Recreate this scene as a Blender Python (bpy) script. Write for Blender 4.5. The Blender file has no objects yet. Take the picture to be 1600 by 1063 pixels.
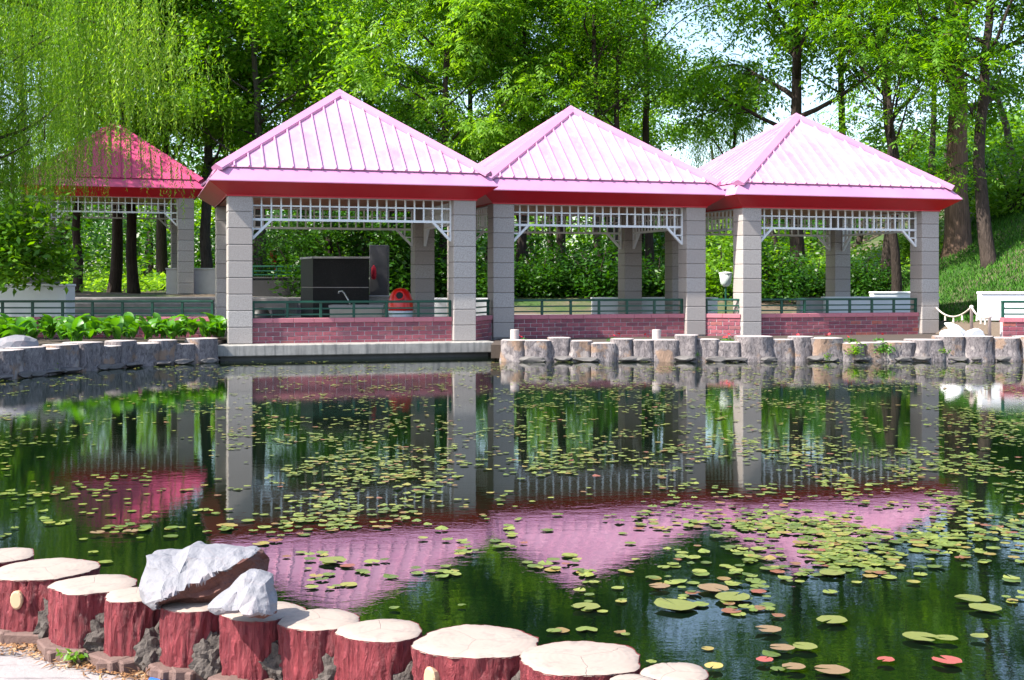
import bpy, bmesh, math, random
import numpy as np
from mathutils import Vector, Matrix, noise

# ------------------------------------------------------------------ camera, sky, sun, exposure
F = 1950.0            # focal length in photograph pixels (1600 wide)
HC = 1.85             # camera height over the water (m)
YH = 442.0            # horizon row in the photograph
sc = bpy.context.scene
col = sc.collection
cam = bpy.data.cameras.new('camera'); camo = bpy.data.objects.new('camera', cam); col.objects.link(camo)
camo.location = (0, 0, HC); camo.rotation_euler = (math.pi / 2, 0, 0)
cam.sensor_fit = 'HORIZONTAL'; cam.sensor_width = 36; cam.lens = 36 * F / 1600
cam.shift_y = -(531.5 - YH) / 1600
cam.clip_start = .1; cam.clip_end = 3000
sc.camera = camo

SUN_EL = math.radians(48)
SUN_AZ = (-.89, -.455)                                   # horizontal direction towards the sun
_l = math.hypot(*SUN_AZ); SUN_AZ = (SUN_AZ[0] / _l, SUN_AZ[1] / _l)
TO_SUN = Vector((SUN_AZ[0] * math.cos(SUN_EL), SUN_AZ[1] * math.cos(SUN_EL), math.sin(SUN_EL)))
world = bpy.data.worlds.new('World'); sc.world = world; world.use_nodes = True
wn = world.node_tree.nodes; wl = world.node_tree.links
for n in list(wn): wn.remove(n)
sky = wn.new('ShaderNodeTexSky'); sky.sky_type = 'NISHITA'; sky.sun_disc = False
sky.sun_elevation = SUN_EL; sky.sun_rotation = math.atan2(SUN_AZ[0], SUN_AZ[1])
sky.air_density = 1.0; sky.dust_density = 1.6; sky.ozone_density = 1.0
bg = wn.new('ShaderNodeBackground'); bg.inputs[1].default_value = .15
wo = wn.new('ShaderNodeOutputWorld'); wl.new(sky.outputs[0], bg.inputs[0]); wl.new(bg.outputs[0], wo.inputs[0])
sun = bpy.data.lights.new('sun', 'SUN'); sun.energy = 4.8; sun.angle = math.radians(.5); sun.color = (1, .95, .86)
suno = bpy.data.objects.new('sun', sun); col.objects.link(suno)
suno.rotation_euler = TO_SUN.to_track_quat('Z', 'Y').to_euler(); suno.location = (-20, 20, 40)
sc.view_settings.view_transform = 'Standard'; sc.view_settings.look = 'None'
sc.view_settings.exposure = 1.35; sc.view_settings.gamma = 1.0; sc.view_settings.use_curve_mapping = False
sc.render.engine = 'CYCLES'
sc.cycles.max_bounces = 7; sc.cycles.diffuse_bounces = 3; sc.cycles.glossy_bounces = 3
sc.cycles.transmission_bounces = 4; sc.cycles.transparent_max_bounces = 4
sc.cycles.sample_clamp_indirect = 6

R = random.Random(7)
def at(px, py, d):
    return Vector(((px - 800) / F * d, d, HC - (py - YH) / F * d))
def on_water(px, py, z=0.0):
    d = (HC - z) * F / (py - YH)
    return Vector(((px - 800) / F * d, d, z))

# ------------------------------------------------------------------ helpers
def link(o, parent=None):
    col.objects.link(o)
    if parent is not None: o.parent = parent
    return o
def tag(o, label=None, cat=None, group=None, kind=None):
    if label: o['label'] = label
    if cat: o['category'] = cat
    if group: o['group'] = group
    if kind: o['kind'] = kind
    return o
def empty(name, loc=(0, 0, 0), rz=0):
    o = bpy.data.objects.new(name, None); o.empty_display_size = .2; link(o)
    o.location = loc; o.rotation_euler = (0, 0, rz); return o
def np_mesh(name, V, Fq, mats, smooth=False, midx=None):
    """numpy mesh: V (n,3), Fq (m,k) with the same k for every face"""
    me = bpy.data.meshes.new(name)
    V = np.asarray(V, np.float32); Fq = np.asarray(Fq, np.int32); m, k = Fq.shape
    me.vertices.add(len(V)); me.vertices.foreach_set('co', V.ravel())
    me.loops.add(m * k); me.loops.foreach_set('vertex_index', Fq.ravel())
    me.polygons.add(m); me.polygons.foreach_set('loop_start', np.arange(0, m * k, k, dtype=np.int32))
    me.polygons.foreach_set('loop_total', np.full(m, k, np.int32))
    if smooth: me.polygons.foreach_set('use_smooth', np.ones(m, bool))
    if midx is not None: me.polygons.foreach_set('material_index', np.asarray(midx, np.int32))
    me.update(calc_edges=True)
    for mt in (mats if isinstance(mats, (list, tuple)) else [mats]): me.materials.append(mt)
    return me
class MB:
    """collects shapes into one mesh"""
    def __init__(s): s.v = []; s.f = []; s.m = []
    def poly(s, pts, mi=0):
        b = len(s.v); s.v += [tuple(p) for p in pts]; s.f.append(list(range(b, b + len(pts)))); s.m.append(mi)
    def add(s, vs, fs, mi=0):
        b = len(s.v); s.v += [tuple(p) for p in vs]
        for f in fs: s.f.append([b + i for i in f]); s.m.append(mi)
    def box(s, x0, x1, y0, y1, z0, z1, c=0.0, mi=0):
        if c <= 0:
            vs = [(x, y, z) for z in (z0, z1) for y in (y0, y1) for x in (x0, x1)]
            s.add(vs, [(0, 2, 3, 1), (4, 5, 7, 6), (0, 1, 5, 4), (2, 6, 7, 3), (0, 4, 6, 2), (1, 3, 7, 5)], mi); return
        bm = bmesh.new(); bmesh.ops.create_cube(bm, size=1)
        for v in bm.verts:
            v.co = (x0 + (v.co.x + .5) * (x1 - x0), y0 + (v.co.y + .5) * (y1 - y0), z0 + (v.co.z + .5) * (z1 - z0))
        bmesh.ops.bevel(bm, geom=bm.edges[:], offset=c, segments=1, affect='EDGES')
        bm.verts.index_update()
        s.add([v.co[:] for v in bm.verts], [[v.index for v in f.verts] for f in bm.faces], mi); bm.free()
    def prism(s, pts, z0, z1, mi=0):
        n = len(pts); vs = [(p[0], p[1], z0) for p in pts] + [(p[0], p[1], z1) for p in pts]
        s.add(vs, [list(range(n))[::-1], list(range(n, 2 * n))] + [[i, (i + 1) % n, n + (i + 1) % n, n + i] for i in range(n)], mi)
    def tube(s, pts, rad, n=8, mi=0, caps=True):
        pts = [Vector(p) for p in pts]
        if not hasattr(rad, '__len__'): rad = [rad] * len(pts)
        b = len(s.v); up = None
        for i, p in enumerate(pts):
            t = (pts[min(i + 1, len(pts) - 1)] - pts[max(i - 1, 0)]).normalized()
            if up is None: up = t.orthogonal().normalized()
            a = (up - t * up.dot(t)).normalized(); up = a; c = t.cross(a)
            for k in range(n):
                w = 2 * math.pi * k / n
                s.v.append(tuple(p + (a * math.cos(w) + c * math.sin(w)) * rad[i]))
        for i in range(len(pts) - 1):
            for k in range(n):
                k2 = (k + 1) % n
                s.f.append([b + i * n + k, b + i * n + k2, b + (i + 1) * n + k2, b + (i + 1) * n + k]); s.m.append(mi)
        if caps:
            s.f.append([b + k for k in range(n)][::-1]); s.m.append(mi)
            e = b + (len(pts) - 1) * n; s.f.append([e + k for k in range(n)]); s.m.append(mi)
    def lathe(s, prof, n=24, mi=0, cx=0, cy=0):
        b = len(s.v)
        for r, z in prof:
            for k in range(n):
                w = 2 * math.pi * k / n; s.v.append((cx + r * math.cos(w), cy + r * math.sin(w), z))
        for i in range(len(prof) - 1):
            for k in range(n):
                k2 = (k + 1) % n
                s.f.append([b + i * n + k, b + i * n + k2, b + (i + 1) * n + k2, b + (i + 1) * n + k]); s.m.append(mi)
        s.f.append([b + k for k in range(n)][::-1]); s.m.append(mi)
        e = b + (len(prof) - 1) * n; s.f.append([e + k for k in range(n)]); s.m.append(mi)
    def mesh(s, name, mats, smooth=False):
        me = bpy.data.meshes.new(name); me.from_pydata(s.v, [], s.f)
        mats = mats if isinstance(mats, (list, tuple)) else [mats]
        for mt in mats: me.materials.append(mt)
        if len(mats) > 1: me.polygons.foreach_set('material_index', s.m)
        if smooth: me.polygons.foreach_set('use_smooth', [True] * len(me.polygons))
        me.update(); return me
    def build(s, name, mats, parent=None, smooth=False, loc=None, rz=None):
        o = bpy.data.objects.new(name, s.mesh(name, mats, smooth)); link(o, parent)
        if loc is not None: o.location = loc
        if rz is not None: o.rotation_euler = (0, 0, rz)
        return o
def obj(name, me, parent=None, loc=None, rot=None, scale=None):
    o = bpy.data.objects.new(name, me); link(o, parent)
    if loc is not None: o.location = loc
    if rot is not None: o.rotation_euler = rot
    if scale is not None: o.scale = scale if hasattr(scale, '__len__') else (scale,) * 3
    return o
ORD = ('first second third fourth fifth sixth seventh eighth ninth tenth eleventh twelfth thirteenth fourteenth fifteenth sixteenth '
       'seventeenth eighteenth nineteenth twentieth').split()
ORD += ['twenty-' + w for w in ORD[:9]] + ['thirtieth'] + ['thirty-' + w for w in ORD[:9]] + ['fortieth'] + ['forty-' + w for w in ORD[:9]]

# ------------------------------------------------------------------ materials
class NT:
    def __init__(s, name):
        s.m = bpy.data.materials.new(name); s.m.use_nodes = True; s.n = s.m.node_tree.nodes; s.l = s.m.node_tree.links
        s.p = s.n['Principled BSDF']; s.out = s.n['Material Output']; s._tc = None
    def tc(s, which='Object'):
        if s._tc is None: s._tc = s.n.new('ShaderNodeTexCoord')
        return s._tc.outputs[which]
    def mapping(s, scale=(1, 1, 1), src=None, which='Object', loc=None):
        m = s.n.new('ShaderNodeMapping'); m.inputs['Scale'].default_value = scale
        if loc: m.inputs['Location'].default_value = loc
        s.l.new(src or s.tc(which), m.inputs[0]); return m.outputs[0]
    def noise(s, scale, detail=4, rough=.55, vec=None, dist=0):
        t = s.n.new('ShaderNodeTexNoise'); t.inputs['Scale'].default_value = scale; t.inputs['Detail'].default_value = detail
        t.inputs['Roughness'].default_value = rough; t.inputs['Distortion'].default_value = dist
        s.l.new(vec if vec is not None else s.tc(), t.inputs['Vector']); return t.outputs[0]
    def voronoi(s, scale, vec=None, feature='F1', out=0):
        t = s.n.new('ShaderNodeTexVoronoi'); t.feature = feature; t.inputs['Scale'].default_value = scale
        s.l.new(vec if vec is not None else s.tc(), t.inputs['Vector']); return t.outputs[out]
    def ramp(s, fac, stops, interp='LINEAR'):
        r = s.n.new('ShaderNodeValToRGB'); r.color_ramp.interpolation = interp
        e = r.color_ramp.elements
        while len(e) < len(stops): e.new(.5)
        for k, (p, c) in enumerate(stops):
            e[k].position = p; e[k].color = (c[0], c[1], c[2], 1) if hasattr(c, '__len__') else (c, c, c, 1)
        s.l.new(fac, r.inputs[0]); return r.outputs[0]
    def mix(s, fac, a, b, mode='MIX'):
        m = s.n.new('ShaderNodeMix'); m.data_type = 'RGBA'; m.blend_type = mode
        for v, i in ((fac, 0), (a, 6), (b, 7)):
            if hasattr(v, 'is_linked') or hasattr(v, 'links'): s.l.new(v, m.inputs[i])
            elif hasattr(v, '__len__'): m.inputs[i].default_value = (v[0], v[1], v[2], 1)
            else: m.inputs[i].default_value = v
        return m.outputs[2]
    def math(s, op, a, b=0.0, clamp=False):
        m = s.n.new('ShaderNodeMath'); m.operation = op; m.use_clamp = clamp
        for i, v in enumerate((a, b)):
            if hasattr(v, 'links'): s.l.new(v, m.inputs[i])
            else: m.inputs[i].default_value = v
        return m.outputs[0]
    def obj_random(s):
        return s.n.new('ShaderNodeObjectInfo').outputs['Random']
    def island(s):
        return s.n.new('ShaderNodeNewGeometry').outputs['Random Per Island']
    def bump(s, h, strength=.3, dist=.02):
        b = s.n.new('ShaderNodeBump'); b.inputs['Strength'].default_value = strength; b.inputs['Distance'].default_value = dist
        s.l.new(h, b.inputs['Height']); s.l.new(b.outputs[0], s.p.inputs['Normal']); return b
    def color(s, c):
        if hasattr(c, 'links'): s.l.new(c, s.p.inputs['Base Color'])
        else: s.p.inputs['Base Color'].default_value = (c[0], c[1], c[2], 1)
    def rough(s, v):
        if hasattr(v, 'links'): s.l.new(v, s.p.inputs['Roughness'])
        else: s.p.inputs['Roughness'].default_value = v
    def spec(s, v): s.p.inputs['Specular IOR Level'].default_value = v

def simple(name, c, rough=.6, var=.12, scale=6, bump=0, spec=.4):
    t = NT(name); n = t.noise(scale, 5)
    t.color(t.mix(n, [x * (1 - var) for x in c], [min(1, x * (1 + var)) for x in c])); t.rough(rough); t.spec(spec)
    if bump: t.bump(t.noise(scale * 6, 5), bump, .01)
    return t.m
M = {}
# granite column blocks: fine grey-pink speckle, one tone per block
t = NT('granite'); sp = t.noise(34, 4, .8); big = t.noise(2.2, 4)
c = t.ramp(sp, [(.30, (.11, .10, .095)), (.45, (.33, .305, .29)), (.58, (.43, .40, .38)), (.70, (.58, .545, .52))])
c = t.mix(t.math('MULTIPLY', t.obj_random(), .7), c, (.28, .24, .22), 'MIX')
t.color(t.mix(t.math('MULTIPLY', big, .35), c, (.31, .27, .25))); t.rough(.65); t.bump(sp, .15, .004); M['granite'] = t.m
M['mortar'] = simple('joint mortar', (.16, .15, .145), .9, .2, 30, .2)
# painted metal roof: weathered pink-red paint with a glossy coat
t = NT('roof paint'); n1 = t.noise(.9, 6, .6); n2 = t.noise(14, 4)
c = t.mix(t.ramp(n1, [(.32, 0), (.68, 1)]), (.48, .19, .33), (.62, .33, .47)); c = t.mix(t.math('MULTIPLY', t.obj_random(), .3), c, (.62, .32, .47)); st = t.noise(1, 5, .6, t.mapping((7, 7, .5))); c = t.mix(t.ramp(st, [(.5, 0), (.75, .35)]), c, (.66, .44, .54)); c = t.mix(t.ramp(t.noise(3.1, 6, .7), [(.62, 0), (.8, .45)]), c, (.30, .12, .17))
t.color(c); t.rough(t.ramp(n2, [(.3, .33), (.7, .46)])); t.spec(.8)
t.p.inputs['Coat Weight'].default_value = .6; t.p.inputs['Coat Roughness'].default_value = .38
t.bump(t.noise(1.6, 3), .12, .03); M['roof'] = t.m
t = NT('roof paint shade tone'); n1 = t.noise(1.1, 6, .6)  # far pavilion roof: tree shade put into the paint colour
t.color(t.mix(n1, (.40, .035, .12), (.52, .08, .20))); t.rough(.4); t.spec(.6); t.bump(t.noise(1.6, 3), .1, .03); M['roof_shade'] = t.m
t = NT('flashing paint'); n1 = t.noise(1.2, 5)
t.color(t.mix(n1, (.42, .16, .31), (.54, .26, .42))); t.rough(.36); t.spec(.7); M['flash'] = t.m
M['fascia'] = simple('fascia red', (.44, .004, .014), .38, .15, 3, 0, .5)
M['ceiling'] = simple('ceiling boards', (.30, .11, .05), .6, .25, 4)
M['white'] = simple('white paint', (.74, .76, .78), .5, .08, 5)
M['green'] = simple('green railing paint', (.008, .060, .038), .38, .2, 8)
M['whitewall'] = simple('white painted concrete', (.76, .77, .79), .6, .06, 3, .06)
t = NT('brick'); n1 = t.noise(9, 5, .7); n2 = t.noise(3, 4, .7)
c = t.ramp(t.obj_random(), [(0, (.16, .038, .060)), (.35, (.25, .05, .075)), (.7, (.34, .085, .105)), (.93, (.17, .06, .085)), (1, (.40, .10, .07))])
c = t.mix(t.ramp(n1, [(.45, 0), (.7, .8)]), c, (.07, .05, .06)); c = t.mix(t.ramp(n2, [(.6, 0), (.8, .35)]), c, (.42, .36, .36))
t.color(c); t.rough(.75); t.bump(n1, .4, .008); M['brick'] = t.m
t = NT('coping tile'); n1 = t.noise(7, 5, .7)
t.color(t.mix(n1, (.34, .10, .13), (.47, .17, .20))); t.rough(.6); M['coping'] = t.m
t = NT('brick joint'); t.color(t.mix(t.noise(12, 4), (.42, .36, .38), (.62, .56, .57))); t.rough(.9); M['joint'] = t.m
t = NT('weathered concrete'); n1 = t.noise(2.2, 6, .65); st = t.noise(1, 5, .6, t.mapping((9, 9, .8)))
c = t.ramp(n1, [(.3, (.20, .19, .175)), (.7, (.36, .34, .31))]); c = t.mix(t.ramp(st, [(.46, 0), (.70, .75)]), c, (.09, .09, .09))
t.color(c); t.rough(.85); t.bump(t.noise(30, 5), .3, .01); M['concrete'] = t.m
M['concrete_dark'] = simple('dark concrete', (.075, .072, .07), .5, .4, 5, .2)  # slab foot: darker and smoother than the slab top
t = NT('terrace paving'); n1 = t.noise(.8, 6); c = t.mix(n1, (.17, .15, .145), (.27, .24, .23)); c = t.mix(t.ramp(t.noise(20, 4), [(.55, 0), (.8, .4)]), c, (.10, .09, .09))
t.color(c); t.rough(.8); M['paving'] = t.m
M['step'] = simple('step stone', (.19, .17, .165), .8, .35, 4, .2)
M['parapet'] = simple('grey parapet stone', (.36, .35, .35), .8, .15, 5, .1)
# ground: soil / grass by height and place
t = NT('ground soil and grass'); n1 = t.noise(.35, 6, .65); n2 = t.noise(9, 5, .7)
soil = t.mix(n2, (.07, .05, .035), (.16, .12, .085)); gr = t.mix(n2, (.016, .045, .006), (.05, .11, .012))
sepn = t.n.new('ShaderNodeSeparateXYZ'); t.l.new(t.tc('Object'), sepn.inputs[0])
far = t.math('GREATER_THAN', sepn.outputs[1], 36.5)
t.color(t.mix(far, soil, t.mix(t.ramp(n1, [(.45, 0), (.60, 1)]), soil, gr))); t.rough(.95); t.bump(n2, .6, .04); M['ground'] = t.m
t = NT('foreground paving'); n1 = t.noise(5, 6, .7); n2 = t.noise(1, 5, .6, t.mapping((3, 22, 1)))
c = t.mix(n1, (.20, .17, .165), (.36, .32, .315)); c = t.mix(t.ramp(n2, [(.55, 0), (.68, .75)]), c, (.07, .066, .072))
c = t.mix(t.ramp(t.noise(40, 5, .7), [(.58, 0), (.7, .6)]), c, (.16, .14, .13))
t.color(c); t.rough(.85); t.bump(t.noise(26, 6, .7), .6, .012); M['frontpave'] = t.m
M['grass'] = None
t = NT('grass blade'); t.color(t.ramp(t.island(), [(0, (.016, .07, .004)), (.6, (.035, .13, .008)), (1, (.08, .19, .015))])); t.rough(.7); t.spec(.2)
M['grass'] = t.m
# bark
def bark(name, a, b, sc_=(7, 7, 1.3)):
    t = NT(name); v = t.mapping(sc_); n = t.noise(2.2, 6, .7, v, .6); w = t.voronoi(3, v)
    h = t.math('ADD', n, t.math('MULTIPLY', w, .6))
    c = t.mix(t.ramp(n, [(.3, 0), (.7, 1)]), a, b); c = t.mix(t.math('MULTIPLY', t.obj_random(), .4), c, [x * .55 for x in a])
    t.color(c); t.rough(.9); t.spec(.2); t.bump(h, .9, .04); return t.m
M['bark'] = bark('dark bark', (.022, .016, .013), (.075, .056, .046))
M['bark_grey'] = bark('grey bark', (.05, .042, .038), (.15, .125, .112))
M['bark_warm'] = bark('warm old bark', (.07, .045, .03), (.25, .16, .115), (5, 5, .7))
# leaves: diffuse + translucent
def leafmat(name, stops, trans=.45, gloss=.35):
    t = NT(name); f = t.math('FRACT', t.math('ADD', t.island(), t.math('MULTIPLY', t.obj_random(), .35)))
    cc = t.ramp(t.math('ADD', t.math('MULTIPLY', t.island(), .75), t.math('MULTIPLY', t.obj_random(), .25)), stops)
    t.color(cc); t.rough(.42); t.spec(gloss)
    tr = t.n.new('ShaderNodeBsdfTranslucent'); hs = t.n.new('ShaderNodeHueSaturation')
    hs.inputs['Hue'].default_value = .485; hs.inputs['Saturation'].default_value = 1.1; hs.inputs['Value'].default_value = 2.3
    t.l.new(cc, hs.inputs['Color']); t.l.new(hs.outputs[0], tr.inputs[0])
    mx = t.n.new('ShaderNodeMixShader'); mx.inputs[0].default_value = trans
    t.l.new(t.p.outputs[0], mx.inputs[1]); t.l.new(tr.outputs[0], mx.inputs[2]); t.l.new(mx.outputs[0], t.out.inputs[0])
    return t.m
M['leaf_mid'] = leafmat('leaf mid green', [(0, (.030, .10, .005)), (.4, (.075, .19, .012)), (.8, (.135, .27, .022)), (1, (.22, .34, .055))])
M['leaf_light'] = leafmat('leaf light green', [(0, (.05, .13, .008)), (.5, (.11, .245, .018)), (1, (.22, .355, .055))])
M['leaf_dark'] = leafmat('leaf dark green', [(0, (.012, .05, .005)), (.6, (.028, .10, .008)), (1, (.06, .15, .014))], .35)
M['leaf_willow'] = leafmat('willow leaf', [(0, (.045, .13, .008)), (.5, (.105, .23, .016)), (1, (.22, .34, .05))], .5)
M['hosta'] = leafmat('hosta leaf', [(0, (.03, .12, .008)), (.6, (.06, .19, .014)), (1, (.11, .24, .03))], .3, .5)

# ------------------------------------------------------------------ terrain, water
def lily_d(y): return HC * F / (y - YH)
STUMPZ = .54
stump_px = [(-3, 112, 868), (71, 156, 889), (147, 130, 913), (213, 98, 929), (301, 99, 944), (411, 124, 955), (500, 126, 968),
            (595, 132, 985), (744, 189, 1002), (908, 189, 1028), (1056, 104, 1051), (988, 76, 1066)]
stump_xy = []
for px, w, py in stump_px:
    d = (HC - STUMPZ) * F / (py - YH); stump_xy.append(((px - 800) / F * d, d, w / F * d / 2))
bank_left = [(0, 592), (60, 585), (200, 573), (338, 566)]
bl = [on_water(*p) for p in bank_left]
near = [(s[0], s[1] + .04) for s in stump_xy[:10]][::-1]
pond = [(bl[0].x, bl[0].y), (bl[1].x, bl[1].y), (bl[2].x, bl[2].y), (bl[3].x, bl[3].y), (-6.9, 29.9), (-.6, 31.7), (-.45, 29.7), (6, 29.75), (12.6, 29.95), (22, 31.5),
        (26, 20), (20, 7), (10, 3.2), (4, 3.3), (1.5, 3.75), (.55, 4.2)] + near + [(-4.4, 7.4), (-9.5, 13), (-12, 20)]
def smooth(a, b, x):
    t = np.clip((x - a) / (b - a), 0, 1); return t * t * (3 - 2 * t)
PX = np.array(pond)
def pond_sd(X, Y):
    """signed distance to the pond outline, negative inside"""
    ins = np.zeros(X.shape, bool); dm = np.full(X.shape, 1e9)
    for i in range(len(PX)):
        a = PX[i]; b = PX[(i + 1) % len(PX)]
        e = b - a; tt = np.clip(((X - a[0]) * e[0] + (Y - a[1]) * e[1]) / (e @ e), 0, 1)
        dm = np.minimum(dm, np.hypot(X - a[0] - tt * e[0], Y - a[1] - tt * e[1]))
        cnd = (a[1] > Y) != (b[1] > Y)
        xx = (b[0] - a[0]) * (Y - a[1]) / (b[1] - a[1] + 1e-12) + a[0]
        ins ^= cnd & (X < xx)
    return np.where(ins, -dm, dm)
def land(X, Y):
    X = np.asarray(X, float); Y = np.asarray(Y, float)
    z = .24 + .10 * smooth(14, 24, Y) + 1.0 * smooth(39, 47, Y)
    z += .42 * smooth(12.2, 13.0, X) * smooth(29.8, 33.5, Y) * (1 - smooth(39, 47, Y))
    z += .10 * smooth(-8, -12, X) * smooth(24, 29, Y)
    hill = np.clip(X - 13.6 - .10 * np.maximum(0, 40 - Y), 0, 14) * .50
    z += hill * smooth(34.2, 38, Y) * (1 - .0 * smooth(60, 90, Y)) * smooth(13.2, 15, X)
    z += .06 * np.sin(X * .7 + 1.3) * np.sin(Y * .55) * smooth(44, 50, Y)
    return z
def terrain(X, Y):
    sd = pond_sd(X, Y); L = land(X, Y)
    return np.where(sd < .05, -.9, L)
xs = np.unique(np.concatenate([np.linspace(-400, -30, 16), np.arange(-30, 30.01, .3), np.linspace(30, 400, 16)]))
ys = np.unique(np.concatenate([np.linspace(-120, -3, 8), np.arange(-3, 62.01, .3), np.linspace(62, 700, 24)]))
GX, GY = np.meshgrid(xs, ys); GZ = terrain(GX, GY)
nx, ny = len(xs), len(ys)
idx = np.arange(nx * ny).reshape(ny, nx)
FQ = np.stack([idx[:-1, :-1], idx[:-1, 1:], idx[1:, 1:], idx[1:, :-1]], -1).reshape(-1, 4)
g = obj('ground', np_mesh('ground', np.stack([GX, GY, GZ], -1).reshape(-1, 3), FQ, M['ground'], True)); tag(g, kind='structure')

t = NT('pond water'); t.color((.0018, .006, .0025)); t.rough(.012); t.p.inputs['IOR'].default_value = 1.55; t.spec(.6)
h = t.math('ADD', t.noise(1, 3, .5, t.mapping((5.0, 9.0, 5))), t.math('MULTIPLY', t.noise(1, 2, .5, t.mapping((22, 34, 20))), .35))
t.bump(h, .05, .010); M['water'] = t.m
mb = MB(); mb.poly([(-60, -2, 0), (60, -2, 0), (60, 45, 0), (-60, 45, 0)])
tag(mb.build('pond_water', M['water']), kind='structure')

# foreground pavement on the near bank, a real slab with a broken edge just inside the stumps
pts = [(s[0], s[1] - s[2] * .55) for s in stump_xy[:10]] + [(.62, 3.9), (1.5, 3.4), (4, 2.9), (4, -1), (-6, -1), (-6, 8.2), (-4.2, 6.7)]
mb = MB(); mb.prism(pts[::-1], .0, .262)
tag(mb.build('near_path', M['frontpave']), kind='structure')

# ------------------------------------------------------------------ pavilions
K = 1.35
COLW = .43 * K; HCOL = 2.65 * K
PAV = [  # x, y, yaw, length, depth, column base z
    dict(o=(-5.039 * K, 22.135 * K), a=.290, L=4.553 * K, S=3.868 * K, z=HC - 1.089 * K),
    dict(o=(-.367 * K, 24.48 * K), a=.288, L=4.558 * K, S=3.868 * K, z=HC - 1.081 * K),
    dict(o=(4.718 * K, 25.519 * K), a=.300, L=4.70 * K, S=3.868 * K, z=HC - 1.095 * K),
    dict(o=(-17.16, 44.74), a=.32, L=5.6, S=5.0, z=1.44)]
def make_block():
    mb = MB(); h = HCOL / 9; mb.box(-COLW / 2, COLW / 2, -COLW / 2, COLW / 2, .006, h - .006, .012); return mb.mesh('stone_block', M['granite'])
BLOCK = make_block()
def slat_mesh(w, h, dpt):
    mb = MB(); mb.box(-w / 2, w / 2, -dpt / 2, dpt / 2, 0, h); return mb.mesh('slat', M['white'])
def lattice(parent, p0, p1, ztop, small=False):
    """white trellis frieze hung between two columns with stepped corner brackets"""
    p0 = Vector(p0); p1 = Vector(p1); W = (p1 - p0).length; ang = math.atan2(p1.y - p0.y, p1.x - p0.x)
    H = .60; n = max(3, round(W / .235)); dx = W / n; b = .038
    mb = MB(); mb.box(0, W, -.03, .03, -b, 0); mb.box(0, W, -.034, .034, -H, -H + .06)
    for s in (0, 1):                                   # end stiles run down to the bracket foot, plus the diagonal brace
        x = 0 if s == 0 else W; sg = 1 if s == 0 else -1
        mb.box(min(x, x + sg * b), max(x, x + sg * b), -.03, .03, -H - .46, -b)
        q0 = (x + sg * .02, 0, -H - .44); q1 = (x + sg * (dx * 2), 0, -H + .02)
        v = Vector(q1) - Vector(q0); nn = Vector((-v.z, 0, v.x)).normalized() * .030
        a, c = Vector(q0), Vector(q1); ya = Vector((0, .036, 0))
        vs = [a - nn - ya, a + nn - ya, c + nn - ya, c - nn - ya, a - nn + ya, a + nn + ya, c + nn + ya, c - nn + ya]
        mb.add(vs, [(0, 1, 2, 3), (7, 6, 5, 4), (0, 4, 5, 1), (1, 5, 6, 2), (2, 6, 7, 3), (3, 7, 4, 0)])
    fr = mb.build('lattice', M['white'], parent, loc=(p0.x, p0.y, ztop), rz=ang)
    vm = slat_mesh(b, H - .06 - b, .044)
    for k in range(1, n): obj('slat', vm, fr, (k * dx, 0, -H + .06))
    for zz in (-b - .175, ):
        hm = MB(); hm.box(b, W - b, -.018, .018, -.018, .018); obj('slat', hm.mesh('slat', M['white']), fr, (0, 0, zz - .02))
    for s in (0, 1):
        x = dx if s == 0 else W - dx
        m2 = MB(); m2.box(-b / 2, b / 2, -.022, .022, -.23, 0); obj('slat', m2.mesh('slat', M['white']), fr, (x, 0, -H))
        m3 = MB(); m3.box(0, dx * 1.05, -.018, .018, -.018, .018); obj('slat', m3.mesh('slat', M['white']), fr, (b if s == 0 else W - b - dx * 1.05, 0, -H - .2))
    return fr
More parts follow.
